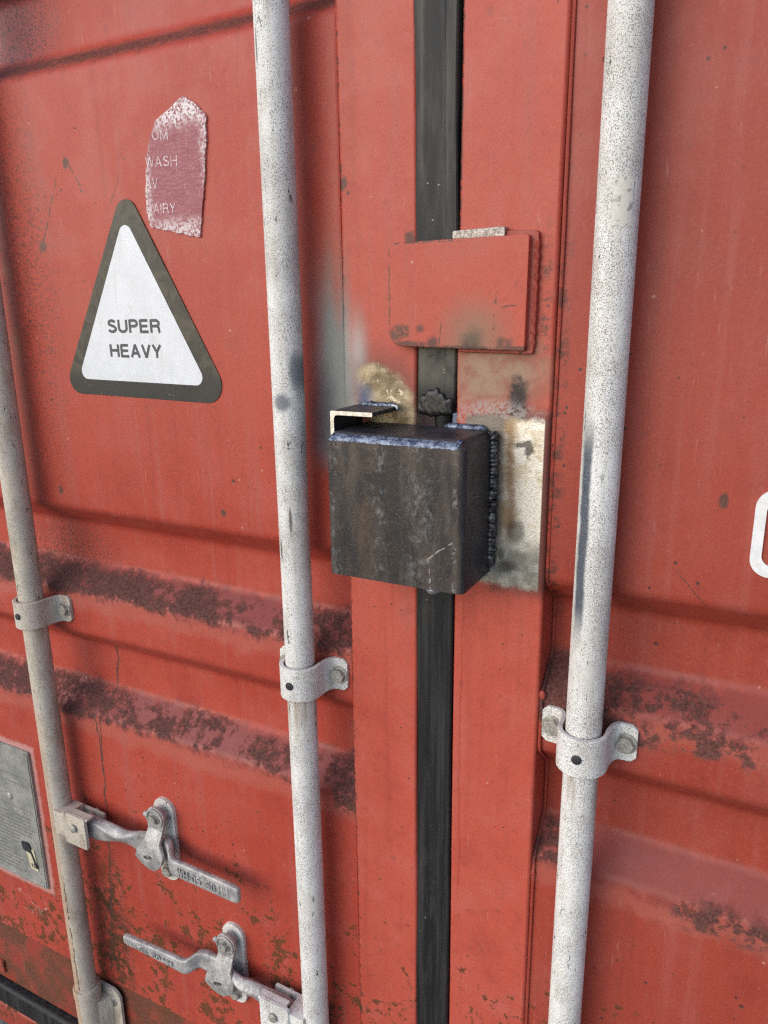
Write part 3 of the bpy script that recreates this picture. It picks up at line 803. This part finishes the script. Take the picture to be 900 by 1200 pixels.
# the burnt, torn tail of the seal: overlapping melted flaps
rg = random.Random(77)
CHAR = simple('charred_rubber', (.004, .004, .005), (.016, .0155, .016), 260, .42, 0, .5)
V = []; F = []; NX, NZ = 22, 14                                    # charred skin folded over the end of the seal
for i in range(NX + 1):
    u = i / NX; ztop = -.088 + .014 * max(0, math.sin(u * PI * 1.25 - .3)) * (1 - .6 * u) + rg.uniform(-.0022, .0022); zbot = -.1045 + .0035 * abs(u - .45) * 2 + rg.uniform(-.0006, .0006)
    for j in range(NZ + 1):
        v_ = j / NZ; zz = zbot + (ztop - zbot) * v_
        fold = (.0005 * math.sin(31 * u + 14 * v_ + 2 * math.sin(5 * v_)) + rg.uniform(-.0002, .0002)) * math.sin(PI * v_)
        edge = .0016 * (1 - min(1, min(u, 1 - u, v_, 1 - v_) * 7))
        V.append((-.3155 + .0365 * u + .003 * (v_ - .5) * math.sin(3 * u), -.0092 - fold + edge, zz))
for i in range(NX):
    for j in range(NZ): F.append((i * (NZ + 1) + j, (i + 1) * (NZ + 1) + j, (i + 1) * (NZ + 1) + j + 1, i * (NZ + 1) + j + 1))
mt = obj('melted_tail', (V, F), CHAR, ldoor, 60)
so_ = mt.modifiers.new('skin', 'SOLIDIFY'); so_.thickness = .0022; so_.offset = 0
# bottom seal of the doors
P_ = rounded_poly([(-.012, -1.283), (.02, -1.283), (.02, -1.238), (-.012, -1.238)], [.006, 0, 0, .008], 5)
obj('bottom_seal', loft([[(xx, a, b) for a, b in P_] for xx in (-1.44, -.30)]), RUBBER, ldoor)
# hinge-side lug on the rail
obj('rail_lug', join(plate(rounded_poly(rect(-1.235, -1.186, -1.218, -1.190), .004, 4), .004, -.002, .001)), RED, ldoor)

sill = thing('door_sill', (-.3, 0, -H + .005), 'red steel sill under the container doors at the bottom left corner', 'sill')
obj('beam', box(-1.5, .9, -.010, .10, -1.338, -1.286, .006, 'x'), RED, sill)

# ------------------------------------------------------------------ locking bars
BAR_R = .017; BAR_Y = -.030
def tube_mesh(x, z0, z1, seed):
    rg_ = np.random.RandomState(seed); rings = []; ph = rg_.uniform(0, 6.28, 2)
    n = 60
    for i in range(n + 1):
        zz = z0 + (z1 - z0) * i / n
        dx = .0006 * math.sin(2.1 * zz + ph[0]); dy = .0004 * math.sin(2.7 * zz + ph[1])
        rings.append([(x + dx + BAR_R * math.cos(2 * PI * k / 32), BAR_Y + dy + BAR_R * math.sin(2 * PI * k / 32), zz) for k in range(32)])
    return loft(rings)
GB = 'vertical locking bars'
def bar(x, label, z0=-1.30):
    t = thing('locking_bar', (x, BAR_Y, z0), label, 'locking bar', GB)
    obj('tube', tube_mesh(x, z0, .95, int(-x * 100)), GALV, t)
    return t
barC = bar(-.914, 'beige speckled locking bar at the left edge beside the data plate')
barA = bar(-.455, 'white speckled locking bar between the triangle sticker and the lock box')
barB = bar(-.1298, 'white locking bar with blue grey rub mark, right of the lock box')
# the torn paper label clinging to the right bar
def curved_patch(xc, z0, z1, a0, a1, r, seed):
    rg_ = random.Random(seed); n, m_ = 10, 8; rings = []
    V = []; F = []
    for i in range(n + 1):
        for j in range(m_ + 1):
            a = a0 + (a1 - a0) * j / m_; zz = z0 + (z1 - z0) * i / n
            if i in (0, n): zz += rg_.uniform(-.0015, .0015)
            if j in (0, m_): a += rg_.uniform(-.05, .05)
            V.append((xc + r * math.sin(a), BAR_Y - r * math.cos(a), zz))
    for i in range(n):
        for j in range(m_): F.append((i * (m_ + 1) + j, i * (m_ + 1) + j + 1, (i + 1) * (m_ + 1) + j + 1, (i + 1) * (m_ + 1) + j))
    return V, F
def paper_material():
    m = M('torn_paper'); n = m.noise(170, 4, .65)
    m.setc(m.mix(m.ss(n, .5, .66), (.66, .62, .56), (.30, .28, .26))); m.set('Roughness', .7); m.bump(n, .5, .0008)
    return m.mat
obj('label_remnant', curved_patch(-.1298, .060, .0945, -.02, .85, BAR_R + .0011, 3), paper_material(), barB)

# ------------------------------------------------------------------ bar clamps
def strap_mesh(xc, zc):
    path = [(-.047, -.0022), (-.042, -.0022), (-.036, -.0022), (-.0315, -.0024), (-.0285, -.0036), (-.0258, -.0068), (-.0240, -.0115), (-.0228, -.017), (-.0222, -.024)]
    for k in range(13):
        a = PI - PI * k / 12; path.append((.0222 * math.cos(a), BAR_Y - .0222 * math.sin(a)))
    path += [(-a, b) for a, b in path[8::-1]]
    n = len(path); secs = []
    L = [0]
    for i in range(1, n): L.append(L[-1] + math.dist(path[i - 1], path[i]))
    for i, (a, b) in enumerate(path):
        p0 = Vector(path[max(0, i - 1)]); p1 = Vector(path[min(n - 1, i + 1)]); t = (p1 - p0).normalized(); nr = Vector((t.y, -t.x))
        e = min(L[i], L[-1] - L[i]); hh = .0200 - (max(0, .006 - e) ** 2) / .012 * 1.7
        th = .0022; c = .0008
        o_ = Vector((a, b)) + nr * th; i_ = Vector((a, b)) - nr * th; o2 = Vector((a, b)) + nr * (th - c)
        secs.append([(xc + i_.x, i_.y, zc - hh), (xc + o2.x, o2.y, zc - hh), (xc + o_.x, o_.y, zc - hh + c), (xc + o_.x, o_.y, zc + hh - c), (xc + o2.x, o2.y, zc + hh), (xc + i_.x, i_.y, zc + hh)])
    return loft(secs)
def hole_mesh(x, z, y, r):
    return cyl((x, y, z), 'y', 0, 0, 0, 18, [(r, .003), (r, -.0004), (r * .8, -.0010), (r * .3, -.0012), (.0002, -.0012)])
GC = 'bar clamps bolted to the doors'
clampB = thing('bar_clamp', (-.1298, 0, -.414), 'white two bolt clamp around the bar right of the seal', 'clamp', GC)
obj('strap', strap_mesh(-.1298, -.414), GALV, clampB)
obj('bolt', bolt_mesh(-.1298 - .0365, -.414, -.0044, .0088, .0075, .3), BOLT, clampB)
obj('bolt', bolt_mesh(-.1298 + .0365, -.414, -.0044, .0088, .0075, .1), BOLT, clampB)
obj('screw_plug', hole_mesh(-.1298, -.414, -.0548, .0048), HOLE, clampB)
for lx, lab in ((-.455, 'white clamp around the bar just below and left of the lock box'), (-.914, 'beige weathered clamp around the leftmost bar')):
    c = copy_tree(clampB); c.location.x = lx; c['label'] = lab

# lower guide of the outer bar
gx = -.914
gd = thing('bar_guide', (gx, 0, -1.2), 'weathered guide bracket with collar at the foot of the leftmost bar', 'bracket')
obj('collar', cyl((gx, BAR_Y, -1.092), 'z', 0, 0, 0, 28, [(.0182, -.010), (.0212, -.009), (.0218, -.006), (.0218, .006), (.0205, .0085), (.0172, .0085)]), GALV, gd)
slv = cyl((gx, BAR_Y, -1.2), 'z', 0, 0, 0, 28, [(.0205, -.05), (.0205, .097), (.0180, .0995)])
obj('sleeve', slv, GALV, gd)
fl = plate(rounded_poly([(gx - .052, -1.22), (gx + .050, -1.22), (gx + .050, -1.098), (gx + .012, -1.098), (gx - .012, -1.098), (gx - .052, -1.098)], [.004, .004, .020, .002, .002, .02], 6), -.0035, -.0085, .0014)
obj('flange', fl, GALV, gd)
web = loft([[(gx + a, b, zz) for a, b in ((-.030, -.008), (-.0205, -.030), (.0205, -.030), (.034, -.008))] for zz in (-1.22, -1.112)])
obj('web', web, GALV, gd, 20)
obj('bolt', bolt_mesh(gx + .0305, -1.124, -.0085, .0085, .006, .4), BOLT, gd)
obj('bolt', bolt_mesh(gx - .034, -1.124, -.0085, .0085, .006, .1), BOLT, gd)

# ------------------------------------------------------------------ lever handles
def lever_mesh(x0, z0, dirx):
    """forged lever: stations (distance from pivot, y, dz, half height, half thickness, twist)"""
    st = [(-.012, -.031, .000, .013, .0065, 0), (.004, -.031, 0, .0160, .007, 0), (.022, -.031, .001, .0170, .0075, 0), (.045, -.030, .001, .0165, .0085, .20), (.066, -.027, .002, .0160, .0095, .60),
          (.085, -.024, .000, .0200, .0090, .75), (.100, -.021, -.006, .0260, .0072, .50), (.115, -.020, -.010, .0300, .0058, .22), (.130, -.019, -.009, .0280, .0054, .05), (.146, -.019, -.003, .0205, .0054, -.05), (.160, -.020, .005, .0150, .0062, -.05),
          (.172, -.025, .006, .0132, .0064, 0), (.180, -.033, .000, .0130, .0062, 0), (.188, -.037, -.003, .0128, .0052, 0), (.21, -.038, -.003, .0130, .0046, 0), (.26, -.039, -.003, .0130, .0046, 0), (.298, -.040, -.003, .0126, .0046, 0), (.3035, -.040, -.003, .0110, .0042, 0), (.305, -.040, -.003, .0095, .003, 0)]
    # resample smoothly
    rings = []
    arr = np.array(st); d = arr[:, 0]; dd = np.concatenate([np.linspace(d[0], .19, 46), np.linspace(.193, .296, 16), d[-3:]])
    def cr(t, col):
        i = int(np.clip(np.searchsorted(d, t) - 1, 0, len(d) - 2)); p = arr[:, col]
        h = d[i + 1] - d[i]; u = (t - d[i]) / h
        m0 = (p[i + 1] - p[max(i - 1, 0)]) / (d[i + 1] - d[max(i - 1, 0)]); m1 = (p[min(i + 2, len(d) - 1)] - p[i]) / (d[min(i + 2, len(d) - 1)] - d[i])
        return p[i] * (2 * u ** 3 - 3 * u * u + 1) + h * m0 * (u ** 3 - 2 * u * u + u) + p[i + 1] * (3 * u * u - 2 * u ** 3) + h * m1 * (u ** 3 - u * u)
    for t in dd:
        y, dz, hh, th, tw = (cr(t, c_) for c_ in range(1, 6))
        if dirx < 0 and t > .185: q = min(1, (t - .185) / .11); hh *= .92 - .34 * q; dz += .002 * q
        ring = []
        for k in range(20):
            a = 2 * PI * k / 20; ca, sa = math.cos(a), math.sin(a); e = .38
            u = hh * math.copysign(abs(ca) ** e, ca); v_ = th * math.copysign(abs(sa) ** e, sa)
            ring.append((x0 + dirx * t, y + v_ * math.cos(tw) - u * math.sin(tw), z0 + dz + u * math.cos(tw) + v_ * math.sin(tw)))
        rings.append(ring)
    return loft(rings)
GH = 'lever handles of the locking bars'
def handle(x0, z0, dirx, label, words):
    t = thing('lever_handle', (x0, BAR_Y, z0), label, 'handle', GH)
    lv = obj('lever', lever_mesh(x0, z0, dirx), CAST, t, 50)
    xs = x0 + .200 if dirx > 0 else x0 - .297
    obj('raised_lettering', text_mesh(words, xs, z0 - (.0095 if dirx > 0 else .0070), -.0452, .0130 if dirx > 0 else .0085, .090, .0019 if dirx > 0 else .0015, .0016), CAST, lv, 30)
    return t
handle(-.868, -.752, 1, 'cast lever handle with raised lettering pointing right, below the sticker', 'WH-05  50 HH')
handle(-.490, -.925, -1, 'cast lever handle at the bottom pointing left from the middle bar', 'WH-05  50 HH')
def hub(bar_, x, z, dirx):
    """folded clevis welded to the bar: two cheeks joined by a rolled lip, with a pin"""
    xa, xb = x + dirx * .030, x + dirx * .077
    lo, hi = min(xa, xb), max(xa, xb); q0, q1 = sorted((x + dirx * .012, xb))
    lip = sorted((xb - dirx * .040, xb + dirx * .003))
    h = obj('handle_hub', join(
        plate(rounded_poly([(lo, z - .0265), (hi, z - .0265), (hi, z + .0265), (lo, z + .0265)], [.003] * 4, 4), -.0475, -.0525, .0012),
        plate(rounded_poly([(q0, z - .022), (q1, z - .024), (q1, z + .012), (q0, z + .014)], [.003] * 4, 4), -.012, -.0160, .001),
        box(lip[0], lip[1], -.0505, -.036, z + .0222, z + .0258, .0018, 'x'),
        loft([[(x + dirx * d_, yy, z + zz) for yy, zz in ((-.0500, -.020), (-.0500, .020), (-.016, .018), (-.016, -.018))] for d_ in (.008, .0345)])), GALV, bar_)
    obj('pin', cyl((x + dirx * .054, 0, z + .006), 'y', 0, 0, 0, 16, [(.0055, -.008), (.0055, -.0535), (.0066, -.0537), (.0066, -.0560), (.005, -.0572), (.0005, -.0575)]), BOLT, h)
hub(barC, -.914, -.750, 1)
hub(barA, -.455, -.925, -1)
# ------------------------------------------------------------------ handle catches
def plate_hole(outer, holes, y0, y1):
    """flat plate with round holes (bridged outline)"""
    bm = bmesh.new()
    def loop(pts): 
        vs_ = [bm.verts.new((a, 0, b)) for a, b in pts]
        return [bm.edges.new((vs_[i], vs_[(i + 1) % len(vs_)])) for i in range(len(vs_))]
    ed = loop(outer)
    for hpts in holes: ed += loop(hpts)
    bmesh.ops.triangle_fill(bm, edges=ed, use_beauty=True)
    bmesh.ops.solidify
    V = [v.co.copy() for v in bm.verts]; bm.verts.index_update(); F = [[v.index for v in f.verts] for f in bm.faces]
    bnd = [(e.verts[0].index, e.verts[1].index) for e in bm.edges if len(e.link_faces) == 1]
    bm.free(); n = len(V)
    VV = [(v.x, y0, v.z) for v in V] + [(v.x, y1, v.z) for v in V]
    FF = [tuple(f) for f in F] + [tuple(i + n for i in f)[::-1] for f in F] + [(a, b, b + n, a + n) for a, b in bnd]
    return VV, FF
def oval(cx, cz, rx, rz, n=16, ang=0.0):
    return [(cx + rx * math.cos(2 * PI * k / n) * math.cos(ang) - rz * math.sin(2 * PI * k / n) * math.sin(ang), cz + rx * math.cos(2 * PI * k / n) * math.sin(ang) + rz * math.sin(2 * PI * k / n) * math.cos(ang)) for k in range(n)]
GK = 'catches holding the lever handles'
kx_, kz_ = -.722, -.752
kt = thing('handle_catch', (kx_, 0, kz_), 'galvanised catch holding the lever that points right', 'catch', GK)
base = rounded_poly([(kx_ - .017, kz_ - .066), (kx_ + .017, kz_ - .066), (kx_ + .019, kz_ - .02), (kx_ + .019, kz_ + .072), (kx_ - .019, kz_ + .072), (kx_ - .019, kz_ - .02)], [.0165, .0165, .02, .0185, .0185, .02], 8)
obj('base_plate', plate(base, .0005, -.007, .0014), GALV, kt)
# swinging latch: round eye at the top, waist, wide foot with an oval slot; it bulges out over the lever
def latch():
    out = []
    top = [(kx_ + .0165 * math.cos(a), kz_ + .052 + .0165 * math.sin(a)) for a in np.linspace(-.25, PI + .25, 14)]
    right_side = [(kx_ + .021, kz_ - .008), (kx_ + .0235, kz_ + .006), (kx_ + .0155, kz_ + .020), (kx_ + .0135, kz_ + .034)]
    left_side = [(kx_ - .0135, kz_ + .034), (kx_ - .0140, kz_ + .020), (kx_ - .026, kz_ + .004), (kx_ - .030, kz_ - .010), (kx_ - .024, kz_ - .024)]
    foot = [(kx_ - .014, kz_ - .034), (kx_ - .002, kz_ - .033), (kx_ + .010, kz_ - .022)]
    o_ = foot + right_side + [tuple(p) for p in top] + left_side
    V, F = plate_hole(o_, [oval(kx_ - .006, kz_ - .006, .0085, .0042, 14, .35)], -.0185, -.0235)
    VV = []
    for a, b, c in V:
        t = (kz_ + .040 - c); s_ = min(1, max(0, t / .028)); s_ = s_ * s_ * (3 - 2 * s_)
        VV.append((a, b - .016 * s_ + max(0, -(c - kz_ + .012)) * .35, c))
    return VV, F
lt = obj('latch', latch(), CAST, kt, 40)
lt_bev = lt.modifiers.new('edge', 'BEVEL'); lt_bev.width = .0012; lt_bev.segments = 2; lt_bev.limit_method = 'ANGLE'
obj('boss', cyl((kx_, 0, kz_ + .052), 'y', 0, 0, 0, 18, [(.011, -.006), (.0105, -.0186)]), CAST, kt)
obj('rim', cyl((kx_, 0, kz_ + .052), 'y', 0, 0, 0, 22, [(.0155, -.0225), (.0150, -.0262), (.0130, -.0268), (.0125, -.0238), (.0005, -.0236)]), CAST, kt)
obj('bolt', bolt_mesh(kx_, kz_ + .052, -.0238, .0075, .008, .5), BOLT, kt)
obj('bolt', bolt_mesh(kx_ - .001, kz_ - .049, -.007, .0082, .0075, .2), BOLT, kt)
obj('spur', blob((kx_ - .0185, -.022, kz_ + .052), .005, 8, (1, .7, 1)), CAST, kt, 60)
k2 = copy_tree(kt); k2.location.x += .112; k2.location.z -= .172; k2['label'] = 'galvanised catch holding the lowest lever that points left'

# ------------------------------------------------------------------ the welded lock box
X0, X1, Z0, Z1, YF = -.3785, -.2365, -.257, -.117, -.081
lb = thing('lock_box', (-.308, -.04, Z0), 'dark steel lock box with rounded corner welded beside the seal', 'lock box')
outer = rounded_poly([(X0, YF), (X1, YF), (X1, -.0055), (X0, -.0055)], [.003, .0070, .001, .001], 8)
inner = rounded_poly([(X0 + .005, YF + .005), (X1 - .005, YF + .005), (X1 - .005, -.0055), (X0 + .005, -.0055)], [.001, .0055, .001, .001], 8)
n_ = len(outer)
V = []; F = []
lv_ = [(outer, Z0, 0), (outer, Z0 + .0008, 0), (outer, Z1 - .0048, 0), (inset(outer, .0046), Z1 + .0004, 0), (inner, Z1 - .0002, 0), (inner, Z0 + .0002, 0), (inset(outer, .0008), Z0 - .0004, 0)]
for P, zz, _ in lv_: V += [(a, b, zz) for a, b in P]
for i in range(len(lv_)):
    i2 = (i + 1) % len(lv_)
    for j in range(n_):
        k = (j + 1) % n_; F.append((i * n_ + j, i * n_ + k, i2 * n_ + k, i2 * n_ + j))
obj('shell', (V, F), MILL, lb)
capP = rounded_poly([(X0 + .0045, YF + .0045), (X1 - .0045, YF + .0045), (X1 - .0045, -.007), (X0 + .0045, -.007)], [.003, .008, .002, .002], 6)
obj('top_cap', loft([[(a, b, Z1 - .006) for a, b in capP], [(a, b, Z1 + .0018) for a, b in capP], [(a, b, Z1 + .0032) for a, b in inset(capP, .0018)]]), MILL, lb)
rg = random.Random(15); secs = []; N_ = 110                       # the fillet along the top front edge, drawn out in slanting ripples
for i in range(N_ + 1):
    xx = X0 + .0015 + (X1 - .010 - X0) * i / N_; e = min(1, min(i, N_ - i) / 3 + .2)
    q = .0006 * math.sin(i * 1.9) + rg.uniform(-.0004, .0004); sl = .004
    secs.append([(xx, YF - .0002, Z1 - .0048 + rg.uniform(-.0005, .0005)), (xx + sl * .3, YF - (.0004 + q * .5) * e + .0008, Z1 - .0032), (xx + sl * .6, YF + .0024 - (.0010 + q) * e, Z1 - .0012 + .0006 * e), (xx + sl, YF + .0068, Z1 + .0030 + rg.uniform(-.0003, .0003)), (xx + sl * .5, YF + .006, Z1 - .006)])
obj('weld_bead', loft(secs), WELD_BLUE, lb, 60)
obj('weld_bead', bead([(X1 + .001, -.010, Z0 + .006), (X1 + .001, -.010, Z1 - .004), (X1 - .004, -.010, Z1 + .001)], .0054, 14, .0013, .055, 6, .16), WELD_DARK, lb, 60)
obj('weld_bead', bead([(X1 - .006, -.009, Z1 + .003), (X1 - .050, -.009, Z1 + .0035)], .0042, 12, .0016, .04, 7, .08), WELD_BLUE, lb, 60)
obj('weld_spatter', blob((-.2705, -.0735, Z0 - .0025), .0042, 3, (1.6, 1.2, .9)), WELD_GREY, lb, 60)
# the L shaped steel welded to the left door
ab = thing('angle_bracket', (-.371, 0, -.10), 'cut angle iron welded to the left door above the lock box', 'bracket')
Lp = [(-.3850, -.165), (-.3810, -.165), (-.3810, -.1035), (-.3795, -.1010), (-.3770, -.1003), (-.3385, -.1003), (-.3385, -.0963), (-.3840, -.0963), (-.3850, -.0975)]
obj('angle_iron', loft([[(a, yy, b) for a, b in Lp] for yy in (-.0035, -.062)]), MILL, ab, 30, [CUT], lambda p, b: 1 if abs(p.normal.y) > .9 else 0)
obj('weld_bead', bead([(-.383, -.0075, -.0960), (-.3380, -.0085, -.0960)], .0034, 10, .0024, .16, 9), WELD_BLUE, ab, 60)
obj('weld_bead', bead([(-.348, -.010, -.0955), (-.3365, -.012, -.0960), (-.3365, -.014, -.1000)], .0030, 10, .0022, .2, 10), WELD_GREY, ab, 60)

# ------------------------------------------------------------------ stickers and plates
ws = thing('warning_sticker', (-.6955, 0, -.10), 'triangular SUPER HEAVY sticker with dark border on the left door', 'sticker')
tri = rounded_poly([(-.8280, -.1020), (-.5505, -.1060), (-.6894, .1411)], [.019, .022, .0170], 10)
tin = rounded_poly([(-.7970, -.0832), (-.5865, -.0856), (-.6930, .1065)], [.010, .010, .0100], 8)
obj('border', plate(tri, .0012, -.0014, .0002), BORDER, ws, 20)
obj('face', plate(tin, -.0008, -.0019, .0001), WHITE_FILM, ws, 20)
obj('lettering', text_mesh('SUPER', -.7365, -.0256, -.0022, .0152, .0850, .0033), PRINT, ws, 0)
obj('lettering', text_mesh('HEAVY', -.7365, -.0548, -.0022, .0152, .0835, .0033), PRINT, ws, 0)

ps = thing('torn_sticker', (-.61, 0, .08), 'torn purple sticker remnant with faint white letters above the triangle', 'sticker')
rg = random.Random(2)
raw = [(-.6552, .0920), (-.5835, .0770), (-.5735, .125), (-.5654, .1767), (-.5640, .1975), (-.5790, .2110), (-.5937, .2195), (-.6120, .2085), (-.6330, .2000), (-.6440, .183), (-.6525, .1552), (-.6572, .125)]
out = []
for i in range(len(raw)):
    a, b = raw[i], raw[(i + 1) % len(raw)]
    k_ = max(2, int(math.dist(a, b) / .004))
    for k in range(k_):
        out.append((a[0] + (b[0] - a[0]) * k / k_ + rg.uniform(-.0007, .0007), a[1] + (b[1] - a[1]) * k / k_ + rg.uniform(-.0007, .0007)))
obj('film', plate(out, .0012, -.0011, 0), RESIDUE, ps, 0)
FADED = simple('faded_white_print', (.46, .24, .25), (.70, .62, .62), 420, .6, 0, 0)
for wd, xx, zz, wl in (('OM', -.6400, .1800, .0225), ('WASH', -.6530, .1540, .0460), ('AV', -.6555, .1320, .0180), ('DAIRY', -.6575, .1060, .0430)):
    obj('lettering', text_mesh(wd, xx, zz, -.0014, .0105, wl, .0013, .0003, -.05), FADED, ps, 0)

dp = thing('data_plate', (-1.11, 0, -.82), 'grey riveted data plate cut off by the left edge', 'plate')
obj('plate', plate(rounded_poly(rect(-1.215, -1.0145, -.957, -.690), .004, 4), .0012, -.0035, .0008), PLATE, dp)
obj('raised_rim', join(box(-1.0215, -1.0165, -.0048, -.0030, -.953, -.694, .0006, 'z'), box(-1.213, -1.0225, -.0048, -.0030, -.698, -.6935, .0006, 'x'), box(-1.213, -1.0225, -.0048, -.0030, -.9535, -.949, .0006, 'x')), PLATE, dp)
for (rx_, rz_) in ((-1.0785, -.790), (-1.195, -.71), (-1.195, -.94)):
    obj('rivet', cyl((rx_, 0, rz_), 'y', 0, 0, 0, 16, [(.007, -.0032), (.0066, -.0052), (.0045, -.0066), (.0005, -.0070)]), BOLT, dp)
rg = random.Random(5)
ln = []
for i in range(17):
    zz = -.825 - i * .0072
    xx = -1.205
    while xx < -1.035:
        L_ = rg.uniform(.006, .024)
        if not (zz < -.868 and xx + L_ > -1.066): ln.append(plate(rect(xx, min(xx + L_, -1.03), zz, zz + .0030), -.0034, -.0039, 0))
        xx += L_ + .004
for zz in (-.745, -.760, -.808): ln.append(plate(rect(-1.205, -1.03, zz, zz + .0014), -.0034, -.0039, 0))
e = obj('etched_lines', join(*ln), ETCH, dp, 0); e['kind'] = 'stuff'
tg = [(-1.058, -.884), (-1.036, -.884), (-1.0315, -.925), (-1.0495, -.925)]
obj('paper_tag', plate(rounded_poly(tg, .001, 2), -.0040, -.0050, .0002), TAG, dp)
obj('tape', plate(rounded_poly([(-1.0660, -.874), (-1.0470, -.872), (-1.0300, -.918), (-1.0350, -.920), (-1.0440, -.892), (-1.0620, -.890)], .003, 3), -.0048, -.0060, .0004), TAPE, dp)
obj('tag_print', text_mesh('828', -1.0470, -.9205, -.0052, .0085, .0125, .0012), PRINT, dp, 0)
